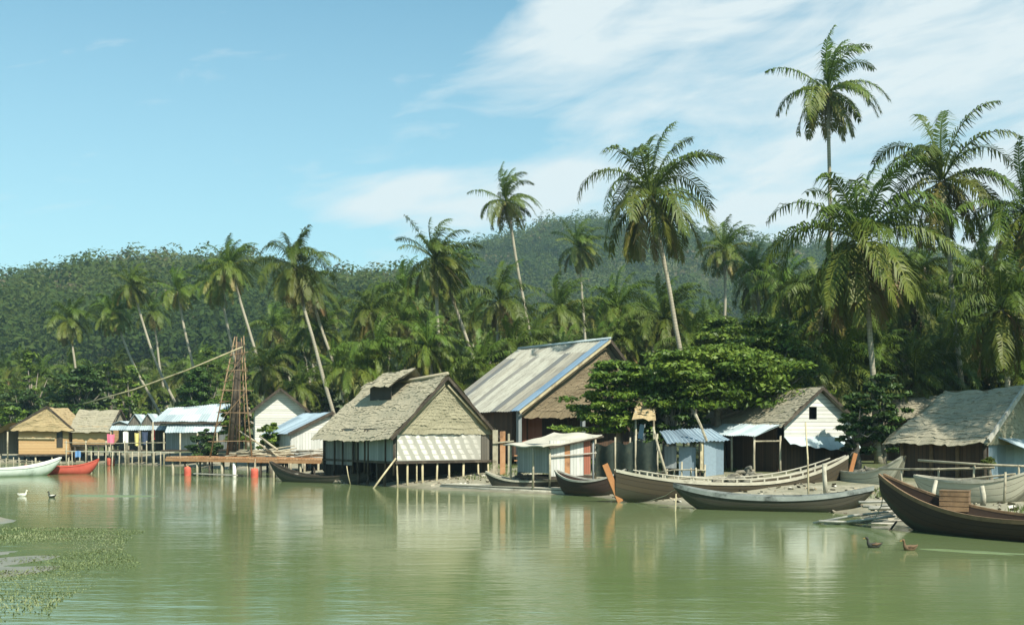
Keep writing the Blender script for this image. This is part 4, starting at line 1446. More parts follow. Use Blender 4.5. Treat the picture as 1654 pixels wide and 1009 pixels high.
# --- dark thatched house at the picture's right
def dark_house():
    fr = Frame(1590, 47.5, 36, 5.2, 4.6)
    W, D = fr.W, fr.D
    root = thing('dark_thatched_house', 'dark boarded house under a hipped thatch roof with a pale gable edge', 'house', fr.p(0, 0, 0))
    ze, zr = 2.85, 5.15
    og = .45
    hx = 1.2
    m = MB()
    thatch(m, fr.p(-.45, D, ze - .15), fr.p(-.45, -og, ze - .15), fr.p(W / 2, -og, zr), fr.p(W / 2, D - hx, zr - .12), .3, .1, seed=31)
    m.build('roof_slope', MAT['thatch_grey'], root)
    m = MB()
    thatch(m, fr.p(W + .5, -og, ze - .15), fr.p(W + .5, D, ze - .15), fr.p(W / 2, D - hx, zr - .12), fr.p(W / 2, -og, zr), .3, .1, seed=32)
    m.build('roof_slope', MAT['thatch_grey'], root)
    m = MB()
    thatch(m, fr.p(W + .5, D, ze - .15), fr.p(-.45, D, ze - .15), fr.p(W / 2 - .1, D - hx, zr - .12), fr.p(W / 2 + .1, D - hx, zr - .12), .3, .05, seed=33)
    m.build('roof_hip', MAT['thatch_grey'], root)
    m = MB()
    thatch(m, fr.p(-.1, -.1, ze - .1), fr.p(W + .1, -.1, ze - .1), fr.p(W / 2 + .1, -.1, zr - .2), fr.p(W / 2 - .1, -.1, zr - .2), .34, 0, .04, .1, 34, .14, .2)
    m.build('gable', MAT['gable_thatch'], root)
    m = MB()
    m.bar(fr.p(-.5, -og - .04, ze - .15), fr.p(W / 2, -og - .04, zr + .06), .1, .2)
    m.build('barge_board', MAT['grey_wood'], root)
    m = MB()
    m.bar(fr.p(W + .5, -og - .04, ze - .15), fr.p(W / 2, -og - .04, zr + .06), .1, .2)
    m.build('barge_board', MAT['grey_wood'], root)
    wall(root, 'side_wall', fr.p(.3, D - .2, 0), fr.p(.3, 0, 0), .8, ze + .15, 'brown_planks')
    wall(root, 'gable_wall', fr.p(.34, .05, 0), fr.p(W, .05, 0), .8, ze, 'tin_sheet')
    wall(root, 'side_wall', fr.p(W, .1, 0), fr.p(W, D - .2, 0), .8, ze, 'brown_planks')
    wall(root, 'back_wall', fr.p(W, D - .2, 0), fr.p(.3, D - .2, 0), .8, ze, 'brown_planks')
    for w in (.1, 1.4, 2.7, 4.2):
        post(root, 'wall_post', fr.p(.2, w, .5), fr.p(.2, w, ze), .1, 'brown_wood' if w > 1 else 'dark_wood')
    f = MB()
    f.box(fr.p(.1, -.05, .66), fr.g * (W - .1), fr.s * (D), V((0, 0, .14)))
    f.build('floor', MAT['dark_wood'], root)
    for u, w in ((.25, .1), (W - .1, .1), (.25, 3), (.25, D - .3), (W / 2, .1)):
        post(root, 'stilt', fr.p(u, w, .2), fr.p(u, w, .7), .1, 'dark_wood')
    m = MB()
    corrugated(m, fr.p(1.1, -1.3, 2.35), fr.p(W + .3, -1.3, 2.3), fr.p(W + .3, 0, 2.85), fr.p(.9, 0, 2.85), .2, .025, 3, .04, 18)
    m.build('awning', MAT['tin_pale'], root)
    for u in (1.2, W):
        post(root, 'awning_post', fr.p(u, -1.25, .5), fr.p(u, -1.25, 2.3), .05, 'pole')


dark_house()


def far_thatch_roof():
    fr = Frame(1520, 66, 36, 4.2, 6)
    W, D = fr.W, fr.D
    root = thing('low_hut', 'low hut with a ragged pale thatch roof behind the dark thatched house', 'hut', fr.p(0, 0, 0))
    m = MB()
    thatch(m, fr.p(-.3, D, 4.0), fr.p(-.3, -.3, 4.0), fr.p(W / 2, -.3, 5.45), fr.p(W / 2, D, 5.3), .3, .1, seed=41, rag=.14)
    m.build('roof_slope', MAT['thatch_grey'], root)
    m = MB()
    thatch(m, fr.p(W + .3, -.3, 4.0), fr.p(W + .3, D, 4.0), fr.p(W / 2, D, 5.3), fr.p(W / 2, -.3, 5.45), .3, .1, seed=42)
    m.build('roof_slope', MAT['thatch_grey'], root)
    for (a, b) in (((0, 0), (W, 0)), ((0, D), (0, 0)), ((W, 0), (W, D)), ((W, D), (0, D))):
        wall(root, 'wall', fr.p(*a, 0), fr.p(*b, 0), .9, 4.1, 'brown_planks')


far_thatch_roof()


# --- far-bank houses
def simple_house(name, label, px, Y, theta, W, D, zf, ze, zr, roofmat, wallmat, gablemat=None, kind='thatch', seed=50, ov=.5, og=.5, extra=None, ridge_u=.5, stilts=True, side=None):
    fr = Frame(px, Y, theta, W, D)
    root = thing(name, label, 'house', fr.p(0, 0, 0))
    ru = W * ridge_u
    for sd in (0, 1):
        m = MB()
        sl = (zr - ze) / (ru if not sd else W - ru)
        if not sd:
            q = (fr.p(-ov, D + og, ze - ov * sl), fr.p(-ov, -og, ze - ov * sl), fr.p(ru, -og, zr), fr.p(ru, D + og, zr))
        else:
            q = (fr.p(W + ov, -og, ze - ov * sl), fr.p(W + ov, D + og, ze - ov * sl), fr.p(ru, D + og, zr), fr.p(ru, -og, zr))
        if kind == 'thatch':
            thatch(m, *q, .4, .08, seed=seed + sd, du=.25)
        else:
            corrugated(m, *q, .25, .025, 4, .04, seed + sd)
        m.build('roof_slope', MAT[roofmat], root)
        m = MB()
        m.bar(q[1 - sd] if not sd else q[0], fr.p(ru, -og, zr), .08, .2)
        m.build('barge_board', MAT['dark_wood'], root)
    poly_wall(root, 'gable', fr, [(0, ze), (ru, zr - .12), (W, ze)], 0, ze - .02, gablemat or wallmat)
    wall(root, 'front_wall', fr.p(0, .04, 0), fr.p(W, .04, 0), zf, ze - .03, wallmat)
    wall(root, 'side_wall', fr.p(0, D, 0), fr.p(0, .08, 0), zf, ze, side or wallmat)
    wall(root, 'side_wall', fr.p(W, .08, 0), fr.p(W, D, 0), zf, ze, side or wallmat)
    wall(root, 'back_wall', fr.p(W, D, 0), fr.p(0, D, 0), zf, ze, side or wallmat)
    f = MB()
    f.box(fr.p(-.1, -.1, zf - .18), fr.g * (W + .2), fr.s * (D + .1), V((0, 0, .16)))
    f.build('floor', MAT['dark_wood'], root)
    if stilts:
        n = max(3, int(W / 1.4))
        for k in range(n + 1):
            post(root, 'stilt', fr.p(W * k / n, .1, -.6), fr.p(W * k / n, .1, zf - .1), .09, 'pole')
        for k in range(1, 4):
            for u in (0, W):
                post(root, 'stilt', fr.p(u, D * k / 3.2, -.3), fr.p(u, D * k / 3.2, zf - .1), .09, 'dark_wood')
    return fr, root


fr, tl = simple_house('timber_house', 'honey coloured timber house with a straw gable at the far bank', 30, 112, 6, 4.9, 6, .9, 3.95, 5.75, 'thatch_gold', 'gold_planks', 'thatch_gold', seed=51, ridge_u=.6, ov=.7)
wall(tl, 'doorway_shade', fr.p(3.75, -.03, 0), fr.p(4.35, -.03, 0), 1.6, 3.2, 'shadow_inside', .05)  # flat dark sheet; the shade inside an open door put into colour
m = MB()
thatch(m, fr.p(-.5, -.5, 3.5), fr.p(4.9 + .5, -.5, 3.5), fr.p(4.9 * .6 + .2, -.42, 5.6), fr.p(4.9 * .6 - .2, -.42, 5.6), .4, 0, .04, .12, 61, .2, .25)
m.build('gable_thatch', MAT['thatch_gold'], tl)
m = MB()
m.bar(fr.p(0, -.12, 2.55), fr.p(3.6, -.12, 2.5), .08, .12)
m.build('wall_rail', MAT['bamboo'], tl)
m = MB()
thatch(m, fr.p(-2.9, 3.5, 3.05), fr.p(-2.9, -.7, 3.05), fr.p(-.4, -.7, 4.1), fr.p(-.4, 3.5, 4.1), .4, .05, seed=59, du=.25)
m.build('porch_roof', MAT['thatch_gold'], tl)
for u, w in ((-2.8, -.5), (-2.8, 3.2), (-.9, -.5)):
    post(tl, 'porch_post', fr.p(u, w, .2), fr.p(u, w, 3.2), .08, 'pole')
wall(tl, 'porch_wall', fr.p(-2.8, 2.5, 0), fr.p(-.1, 2.5, 0), .9, 3.3, 'dark_planks')

fr, tl = simple_house('thatched_longhouse', 'grey thatched long hut beside the timber gabled house', 178, 112, 82, 3.6, 4.1, 1.9, 3.75, 5.5, 'thatch_grey', 'gold_planks', 'thatch_grey', seed=53, ov=.45, og=.2)
fr, tl = simple_house('grey_roofed_hut', 'hut with a pale roof edge at the far end beside the timber house', -40, 118, 80, 4, 4.5, 1.2, 3.6, 4.9, 'tin_pale', 'dark_planks', kind='tin', seed=55)


# row of peaked sheds with tin eaves
def peaked_shed(px, label, w=1.5, zt=5.2):
    fr = Frame(px, 108, 8, w, 5)
    root = thing('peaked_shed', label, 'shed', fr.p(0, 0, 0), 'peaked sheds in a row over the far water')
    for sd in (0, 1):
        m = MB()
        q = (fr.p(-.05, 5, 3.95), fr.p(-.05, -.2, 3.95), fr.p(w / 2, -.2, zt), fr.p(w / 2, 5, zt)) if not sd else (fr.p(w + .05, -.2, 3.95), fr.p(w + .05, 5, 3.95), fr.p(w / 2, 5, zt), fr.p(w / 2, -.2, zt))
        corrugated(m, *q, .2, .02, 3, .02, 70 + sd)
        m.build('roof_slope', MAT['tin_pale'], root)
    poly_wall(root, 'gable', fr, [(0, 3.9), (w / 2, zt - .1), (w, 3.9)], 0, 3.85, 'dark_planks')
    wall(root, 'back_wall', fr.p(0, 3, 0), fr.p(w, 3, 0), 1.4, 3.8, 'dark_planks')
    for u in (0.04, w - .04):
        post(root, 'post', fr.p(u, .1, -.6), fr.p(u, .1, 3.9), .07, 'pole')
    f = MB()
    f.box(fr.p(.01, 0, 1.3), fr.g * (w - .02), fr.s * 3, V((0, 0, .12)))
    f.build('floor', MAT['dark_wood'], root)
    m = MB()
    corrugated(m, fr.p(.0, -1.2, 3.35), fr.p(w, -1.2, 3.35), fr.p(w, -.1, 3.8), fr.p(0, -.1, 3.8), .2, .02, 2, .02, 75)
    m.build('front_awning', MAT['tin_pale'], root)
    for u in (.1, w - .1):
        post(root, 'post', fr.p(u, -1.1, -.6), fr.p(u, -1.1, 3.38), .05, 'pole')


peaked_shed(181, 'flat lean-to shed between the grey thatched long hut and the peaked sheds', 1.55, 4.25)
peaked_shed(207, 'peaked shed standing next to the flat lean-to shed', 1.3, 4.95)
peaked_shed(228, 'middle one of the three small peaked sheds', 1.3, 5.0)
peaked_shed(249, 'peaked shed touching the pale blue shed', 1.5, 5.15)


def blue_shed():
    fr = Frame(268, 104, 4, 5.0, 6)
    root = thing('pale_blue_shed', 'pale blue tin shed with a double lean-to roof behind the lattice tower', 'shed', fr.p(0, 0, 0))
    W = fr.W
    m = MB()
    corrugated(m, fr.p(-1.2, -.5, 4.15), fr.p(W + .4, -.5, 4.15), fr.p(W + .2, 5, 6.0), fr.p(-1.0, 5, 5.6), .25, .025, 4, .06, 80)
    m.build('upper_roof', MAT['tin_pale'], root)
    m = MB()
    corrugated(m, fr.p(.2, -1.3, 3.1), fr.p(W + .3, -1.3, 3.15), fr.p(W + .3, -.1, 3.85), fr.p(.2, -.1, 3.85), .25, .025, 3, .03, 81)
    m.build('lower_roof', MAT['tin_pale'], root)
    wall(root, 'front_wall', fr.p(0, 0, 0), fr.p(1.3, 0, 0), 1.5, 4.0, 'blue_planks')
    wall(root, 'front_wall', fr.p(1.34, .02, 0), fr.p(3.4, .02, 0), 1.5, 4.0, 'pale_planks')
    wall(root, 'front_wall', fr.p(3.44, 0, 0), fr.p(W, 0, 0), 1.5, 4.0, 'dark_planks')
    wall(root, 'side_wall', fr.p(0, 5, 0), fr.p(0, .06, 0), 1.5, 4.1, 'blue_planks')
    wall(root, 'side_wall', fr.p(W, .06, 0), fr.p(W, 5, 0), 1.5, 4.1, 'blue_planks')
    f = MB()
    f.box(fr.p(-.1, -1.3, 1.34), fr.g * (W + .2), fr.s * 6, V((0, 0, .14)))
    f.build('floor', MAT['dark_wood'], root)
    for u in (-.9, .1, 1.6, 3.2, W):
        post(root, 'stilt', fr.p(u, -1.2, -.6), fr.p(u, -1.2, 3.1 if u > 0 else 4.1), .08, 'pole')
    m = MB()
    m.bar(fr.p(-1.2, -.52, 4.03), fr.p(W + .4, -.52, 4.03), .1, .16)
    m.build('eave_beam', MAT['dark_wood'], root)


blue_shed()
fr, tl = simple_house('white_gabled_hut', 'white hut with a pointed gable behind the lattice tower', 412, 92, 14, 4.1, 6, 1.3, 5.1, 6.75, 'tin_pale', 'white_planks', 'white_planks', kind='tin', seed=57, ov=.4, og=.6)
fr, tl = simple_house('white_shed', 'long white shed with a blue lean-to roof beside the thatched stilt house', 470, 80, 30, 3.2, 6, 1.2, 3.1, 4.6, 'tin_sheet', 'pale_planks', 'white_planks', kind='tin', seed=58, ov=.3, og=.3, ridge_u=.98)


def yard_fence(px0, px1, Y, z1, label, n, seed):
    rng = random.Random(seed)
    a, b = G(px0, Y), G(px1, Y - 1.5)
    root = thing('stick_fence', label, 'fence', V((a.x, a.y, gz(a.x, a.y))))
    for k in range(n + 1):
        p = a.lerp(b, k / n) + V((rng.uniform(-.1, .1), rng.uniform(-.1, .1), 0))
        g = gz(p.x, p.y)
        post(root, 'post', V((p.x, p.y, g - .2)), V((p.x + rng.uniform(-.08, .08), p.y, g + z1 + rng.uniform(-.15, .3))), .05, 'pole')
    for h in (.45, .85):
        m = MB()
        pts = [a.lerp(b, t) + V((0, -.05, gz(a.lerp(b, t).x, a.lerp(b, t).y) + z1 * h + rng.uniform(-.06, .06))) for t in (0, .33, .66, 1)]
        m.tube(pts, .035, 5)
        m.build('rail', MAT['pole'], root, True)


yard_fence(-10, 108, 109.5, 1.2, 'stick fence on the bank before the timber gabled house', 11, 1)
yard_fence(1062, 1140, 53.5, .9, 'short stick fence behind the long fishing boat by the tin shed', 6, 2)


# far-bank boardwalk on stilts
def walkway():
    root = thing('boardwalk', 'weathered boardwalk on thin stilts along the far bank', 'walkway', G(150, 105, 0))
    a, b = G(112, 106, 1.25), G(275, 99, 1.25)
    m = MB()
    d = (b - a).normalized()
    n = V((-d.y, d.x, 0))
    m.box(a - n * .5, b - a, n * 1.0, V((0, 0, .1)))
    m.build('deck', MAT['bare_planks'], root)
    for k in range(15):
        p = a.lerp(b, (k + .3) / 15) - n * .55
        post(root, 'stilt', p - V((0, 0, 2)), p + V((trng.uniform(-.1, .1), 0, .1 if k % 3 else 1.1)), .06, 'pole')
    m = MB()
    m.tube([a - n * .55 + V((0, 0, .9)), a.lerp(b, .5) - n * .55 + V((0, 0, .85)), b - n * .55 + V((0, 0, .95))], .04, 6)
    m.build('handrail', MAT['pole'], root)


walkway()


# laundry: each cloth hangs from the eaves line
def cloth(px, py, Y, w, h, mat, label, seed):
    rng = random.Random(seed)
    c = P(px, py, Y)
    m = MB()
    ph = rng.uniform(0, 6)

    def f(u, v):
        return c + V(((u - .5) * w * (1 - .12 * v), .06 * math.sin(u * 9 + ph) * (0.3 + v) , -v * h + .03 * math.sin(u * 6 + ph)))
    m.grid(f, 10, 6, w, h, True)
    m.grid(lambda u, v: f(u, v) + V((0, .012, 0)), 10, 6, w, h)
    tag(m.build('hanging_cloth', MAT[mat], None, True), label, 'laundry', 'laundry hung under the far sheds')


cloth(179, 701, 104.5, .75, .9, 'pink_cloth', 'bright pink cloth hung out at the corner of the sheds', 1)
cloth(203, 697, 105, .5, 1.1, 'white_cloth', 'white shirt cloth hung beside the pink one', 2)
cloth(221, 699, 105, .45, 1.2, 'yellow_cloth', 'yellowish cloth hung under the peaked sheds', 3)
cloth(234, 697, 105, .6, 1.2, 'navy_cloth', 'dark blue cloth hung under the peaked sheds', 4)
cloth(248, 694, 104.5, .3, .9, 'red_cloth', 'narrow red cloth hung at the end of the peaked sheds', 5)
cloth(126, 728, 100, .5, .55, 'blue_cloth', 'blue cloth hung low beside the timber house', 6)


# ------------------------------------------------------------------ the lattice tower and its jetty
def tower():
    Y = 78.0
    root = thing('lattice_tower', 'tall tapering lattice tower of bamboo poles standing on the plank jetty', 'tower', G(378, Y, 1.4))
    top = [P(378, 550, Y), P(394, 547, Y), P(382, 550, Y + .8), P(390, 549, Y + .8)]
    feet = [P(339, 737, Y - .5), P(407, 739, Y - .7), P(366, 730, Y + 1.6), P(398, 732, Y + 1.4)]
    feet = [V((f.x, f.y, 1.3)) for f in feet]
    for f, t in zip(feet, top):
        m = MB()
        mid = f.lerp(t, .5) + V((trng.uniform(-.1, .1), 0, 0))
        m.tube([f, mid, t + (t - f).normalized() * trng.uniform(.1, .6)], [.065, .055, .04], 6)
        m.build('leg', MAT['tower_pole'], root, True)
    lev = [.14, .27, .38, .48, .57, .66, .74, .81, .88, .95]
    for i, t in enumerate(lev):
        c = [f.lerp(q, t) for f, q in zip(feet, top)]
        for a, b in ((0, 2), (1, 3), (0, 1), (2, 3)):
            if (a, b) in ((0, 1), (2, 3)) and i % 2:
                continue
            m = MB()
            d = (c[b] - c[a]).normalized() * trng.uniform(.1, .4)
            z = V((0, 0, trng.uniform(-.12, .12)))
            m.tube([c[a] - d - z, c[b] + d + z], .028, 5)
            m.build('rung', MAT['tower_pole'], root)
    for i in range(1, len(lev) - 3, 4):
        m = MB()
        m.tube([feet[0].lerp(top[0], lev[i]), feet[1].lerp(top[1], lev[i + 3])], .026, 5)
        m.build('cross_brace', MAT['tower_pole'], root)
    for k, (x0, x1, r, mt) in enumerate(((372, 386, .20, 'dark_wood'), (380, 389, .11, 'dark_wood'), (367, 383, .08, 'tower_pole'), (386, 388, .07, 'tower_pole'))):
        m = MB()
        a = P(x0, 738, Y + .3 + k * .1)
        a.z = 1.2
        m.tube([a, a.lerp(P(x1, 552, Y + .4), .5), P(x1, 552, Y + .4)], [r, r * .8, r * .5], 7)
        m.build('mast', MAT[mt], root, True)
    return root


tower()
m = MB()
a, b = P(392, 560, 77.2), P(134, 652, 84)
m.tube([a, a.lerp(b, .33) - V((0, 0, .25)), a.lerp(b, .66) - V((0, 0, .3)), b], [.05, .055, .06, .05], 6)
tag(m.build('bamboo_boom', MAT['bamboo'], None, True), 'very long thin bamboo pole slanting down from the lattice tower top', 'pole')


def jetty():
    a, b = P(268, 740, 79), P(540, 744, 72.5)
    a.z, b.z = 1.25, 1.22
    root = thing('plank_jetty', 'orange brown plank jetty under the lattice tower', 'jetty', V((a.x, a.y, 0)))
    d = (b - a).normalized()
    n = V((-d.y, d.x, 0))
    m = MB()
    m.box(a, b - a, n * 3.2, V((0, 0, .1)))
    m.build('deck', MAT['jetty_planks'], root)
    for off, dz in ((-.06, -.22), (1.5, -.2)):
        m = MB()
        m.box(a + n * off + V((0, 0, dz)), (b - a), n * .14, V((0, 0, .2)))
        m.build('beam', MAT['rust_wood'], root)
    for k in range(13):
        for off in (.1, 2.9):
            p = a.lerp(b, (k + .5) / 13) + n * off
            pale = k in (5,) and off < 1
            post(root, 'pile', p - V((0, 0, 2)), p - V((0, 0, .05)), trng.uniform(.06, .1) if not pale else .14, 'white_paint' if pale else ('dark_wood' if k % 2 else 'pole'))
    for k in range(4):
        m = MB()
        p = a.lerp(b, .12 + k * .2) + n * .4 + V((0, 0, .13))
        m.bar(p, p + d * trng.uniform(1.6, 3) + n * trng.uniform(-.2, .3), .22, .05)
        m.build('loose_plank', MAT['rust_wood'], root)
    m = MB()
    m.bar(a.lerp(b, .2) + V((0, 0, -1.05)) - n * .3, a.lerp(b, .46) + V((0, 0, -1.1)) - n * .3, .2, .07)
    o = m.build('waterline_plank', MAT['grey_wood'], root)
    return a, b, n


JA, JB, JN = jetty()


def drum(px, py, Y, label, r=.25):
    c = P(px, py, Y)
    m = MB()
    k = [(-.42, .5), (-.4, .9), (-.2, 1.0), (0, 1.02), (.2, 1.0), (.4, .9), (.42, .45)]
    m.tube([c + V((0, 0, z)) for z, s in k], [r * s for z, s in k], 14)
    root = thing('red_drum', label, 'drum', c - V((0, 0, .42)))
    m.build('shell', MAT['buoy_red'], root, True)
    m = MB()
    m.tube([c + V((0, 0, .42)), c + V((0, 0, .5))], [.1, .08], 8)
    m.build('cap', MAT['rust_wood'], root)
    m = MB()
    m.tube([c + V((0, 0, .48)), c + V((.03, .1, .95)), c + V((0, .25, 1.25 - c.z + .02))], .025, 5)
    m.build('rope', MAT['pole'], root)


drum(303, 763, 78.2, 'bright red drum floating by the near end of the plank jetty')
drum(411, 766, 74.9, 'dull red drum hung under the jetty beside the pale pile', .26)
drum(179, 746, 103, 'small red drum floating below the far sheds', .36)


# ------------------------------------------------------------------ boats
def boat(label, A, B, beam, h, rA, rB, hull, rail, inside, group=None, name='wooden_boat', z=0.0, thwarts=5, draft=.3, full=.85, stem=None, stern=None, kA=.86, kB=.86, deck=False, rail_w=.05, posts=0, second=False, pinch=0.0):
    A, B = V((A.x, A.y, 0)), V((B.x, B.y, 0))
    root = thing(name, label, 'boat', A.lerp(B, .5) + V((0, 0, z)), group)
    ax = B - A
    Ln = ax.length
    d = ax.normalized()
    sd = V((-d.y, d.x, 0))
    if sd.y > 0:
        sd = -sd                             # side 0 faces the camera
    n = 34

    def g(t):
        hb = beam / 2 * max(.0, math.sin(math.pi * (0.02 + .96 * t))) ** full + .03
        e = rA * max(0, 1 - t / .5) ** 2.3 + rB * max(0, (t - .5) / .5) ** 2.3
        zg = h + e
        ke = max(0, 1 - t / .26, 1 - (1 - t) / .26) ** 1.9
        k = ke * (zg * (kA if t < .5 else kB) + draft)
        return hb, zg, -draft + k

    def pt(t, s, q, inn=0.0):
        """s: -1..1 side; q: 0 gunwale .. 1 keel."""
        hb, zg, zk = g(t)
        hb = max(.01, hb - inn)
        zk2 = zk + inn * 1.6
        w = hb * (1 - .04 * q) * (max(0, 1 - q ** 2.6)) ** .75
        zz = zg + (zk2 - zg) * (q ** .92)
        return A + ax * t + sd * (s * w) + V((0, 0, zz + z))
    m = MB()
    Q = 8
    for s in (1, -1):
        m.grid(lambda u, v: pt(u, s, v), n, Q, Ln, 1.3, s < 0)
        m.grid(lambda u, v: pt(u, s, v * .96, .05), n, Q, Ln, 1.3, s > 0)
        for i in range(n):
            a, b = i / n, (i + 1) / n
            m.quad(pt(a, s, 0), pt(b, s, 0), pt(b, s, 0, .05), pt(a, s, 0, .05))
    m.build('hull', MAT[hull], root, True)
    for s in (1, -1):
        m = MB()
        q0, ww = [], rail_w
        for i in range(n + 1):
            t = i / n
            q0.append(pt(t, s, 0) + V((0, 0, .02)))
        for i in range(n):
            p, q = q0[i], q0[i + 1]
            o_ = sd * s
            for (e1, e2, f1, f2) in ((.03, .06, -.06, .06), ):
                a1, b1 = p + o_ * .035 + V((0, 0, .04)), q + o_ * .035 + V((0, 0, .04))
                a2, b2 = p - o_ * .06 + V((0, 0, .04)), q - o_ * .06 + V((0, 0, .04))
                a3, b3 = p + o_ * .035 - V((0, 0, ww)), q + o_ * .035 - V((0, 0, ww))
                a4, b4 = p - o_ * .06 - V((0, 0, .03)), q - o_ * .06 - V((0, 0, .03))
                L = i / n * Ln
                for qd in ((a2, b2, b1, a1), (a1, b1, b3, a3), (a4, a2, b2, b4)):
                    m.add(qd, [(L, 0), (L + Ln / n, 0), (L + Ln / n, .1), (L, .1)])
        m.build('gunwale', MAT[rail], root)
        if second:
            m = MB()
            m.tube([pt(i / n, s, 0) + V((0, 0, .2)) for i in range(3, n - 1)], .032, 5)
            r2 = m.build('upper_rail', MAT[rail], root)
            for i in range(4, n - 2, 2):
                m = MB()
                m.bar(pt(i / n, s, 0) + V((0, 0, .04)), pt(i / n, s, 0) + V((0, 0, .2)), .06)
                m.build('rail_block', MAT[inside], r2)
    for k in range(thwarts):
        t = .16 + .68 * (k + .5) / thwarts
        a, b = pt(t, 1, .12, .04), pt(t, -1, .12, .04)
        m = MB()
        m.box(a - d * .11, b - a, d * .22, V((0, 0, .045)))
        m.build('thwart', MAT[inside], root)
    if deck:
        m = MB()
        for i in range(6, n - 5):
            t0, t1 = i / n, (i + 1) / n
            m.quad(pt(t0, 1, .22, .06), pt(t1, 1, .22, .06), pt(t1, -1, .22, .06), pt(t0, -1, .22, .06))
        m.build('deck', MAT[inside], root)
    for end, spec in ((0, stem), (1, stern)):
        if not spec:
            continue
        mt, up, out, low, wd = spec
        dd = d if end else -d
        top = pt(end, 1, 0)
        hb, zg, zk = g(.03 if not end else .97)
        p0 = A + ax * end + V((0, 0, zg + up + z)) + dd * out
        p1 = A + ax * end + V((0, 0, low + z)) - dd * .25 * (1 if low < .5 else 0)
        m = MB()
        m.bar(p1, p0, .09, wd, up=dd)
        m.build('stem_post' if end == 0 else 'stern_post', MAT[mt], root)
    for k in range(posts):
        t = .2 + .6 * k / max(1, posts - 1)
        m = MB()
        p = pt(t, 1, .1, .1)
        m.bar(p, p + V((0, 0, .75)), .14)
        m.build('upright', MAT['white_paint'], root)
    root['_'] = 0
    del root['_']
    return root, pt


boat('pale green and white boat moored at the far bank with its bow raised', G(-95, 73), G(98, 80.5), 1.5, .55, .3, .68, 'green_white', 'white_paint', 'bare_planks', thwarts=5)
boat('bright red hulled boat lying beside the pale green one', G(40, 81), G(160, 82.5), 1.35, .55, .1, .55, 'red_paint', 'red_paint', 'bare_planks', thwarts=4)
boat('dark slender canoe with an upswept bow below the plank jetty', G(437, 69.5), G(602, 65.5), 1.15, .36, .85, .4, 'hull_grey', 'dark_wood', 'grey_wood', thwarts=5, name='canoe')
boat('pale worn canoe drawn up before the small shack', G(785, 57.5), G(915, 56.0), 1.1, .42, .45, .1, 'hull_grey', 'rail_pale', 'bare_planks', thwarts=4, name='canoe', z=.12, deck=True)
boat('black tarred boat between the pale canoe and the orange post', G(898, 54.6), G(1012, 51.8), 1.5, .68, .45, .6, 'hull_black', 'grey_wood', 'dark_wood', thwarts=4, z=.02)
boat('long fishing boat with orange end posts and pale double rails beached on the mud', G(993, 47.8), G(1368, 50.2), 2.1, .76, .6, 1.15, 'hull_olive', 'rail_pale', 'bare_planks',
     thwarts=7, rail_w=.09, z=.05, kA=.1, kB=.5, second=True, name='fishing_boat', stem=('orange_paint', .34, .45, -.02, .26), stern=('orange_paint', .3, .42, .6, .2))
boat('low weathered canoe in front of the long fishing boat', G(1088, 44.2), G(1412, 41.6), 1.3, .50, .45, .45, 'hull_grey', 'rail_blue', 'blue_planks', thwarts=8, name='canoe', z=.02, rail_w=.13)
boat('pale planked boat with a sharp raised bow behind the long fishing boat', G(1350, 51), G(1460, 47), 1.5, 1.0, .1, .75, 'hull_pale', 'rail_pale', 'bare_planks', thwarts=4, z=.25)
boat('whitish open boat with littered deck behind the dark hull', G(1478, 41.5), G(1680, 38.2), 1.6, .95, .15, .55, 'hull_pale', 'rail_pale', 'bare_planks', thwarts=6, z=.3, deck=True)
big, bpt = boat('big dark hulled boat with a brown rail and high bow at the water edge', G(1424, 35.2), G(1990, 27.0), 2.2, .56, 1.1, .8, 'hull_black', 'brown_wood', 'bare_planks', thwarts=0, name='fishing_boat', deck=True, rail_w=.08, draft=.35, kA=.6)

# crate and small gear in the big boat
def crate(p, w, dpt, h, mat, label, ang):
    c, s = math.cos(ang), math.sin(ang)
    x, y = V((c, s, 0)), V((-s, c, 0))
    root = thing('crate', label, 'crate', p)
    for k in range(4):
        m = MB()
        m.box(p + x * 0 + V((0, 0, k * h / 4 + .01)), x * w, y * .03, V((0, 0, h / 4 - .02)))
        m.box(p + y * dpt + V((0, 0, k * h / 4 + .01)), x * w, y * .03, V((0, 0, h / 4 - .02)))
        m.box(p + y * .03 + V((0, 0, k * h / 4 + .01)), x * .03, y * (dpt - .03), V((0, 0, h / 4 - .02)))
        m.box(p + x * (w - .03) + y * .03 + V((0, 0, k * h / 4 + .01)), x * .03, y * (dpt - .03), V((0, 0, h / 4 - .02)))
        m.build('side_board', MAT[mat], root)
    m = MB()
    m.box(p + x * -.01 + y * -.01 + V((0, 0, h)), x * (w + .02), y * (dpt + .05), V((0, 0, .03)))
    m.build('lid', MAT[mat], root)


crate(G(1517, 34.0, .60), .85, .5, .62, 'brown_wood', 'brown wooden crate standing in the big dark boat', -.5)


def pole_thing(name, label, a, b, r, mat, cat='pole', group=None, n=7):
    m = MB()
    a, b = V(a), V(b)
    mid = a.lerp(b, .5) + V((trng.uniform(-.03, .03), trng.uniform(-.03, .03), 0))
    m.tube([a, mid, b], [r * 1.1, r, r * .85], n)
    return tag(m.build(name, MAT[mat], None, True), label, cat, group)


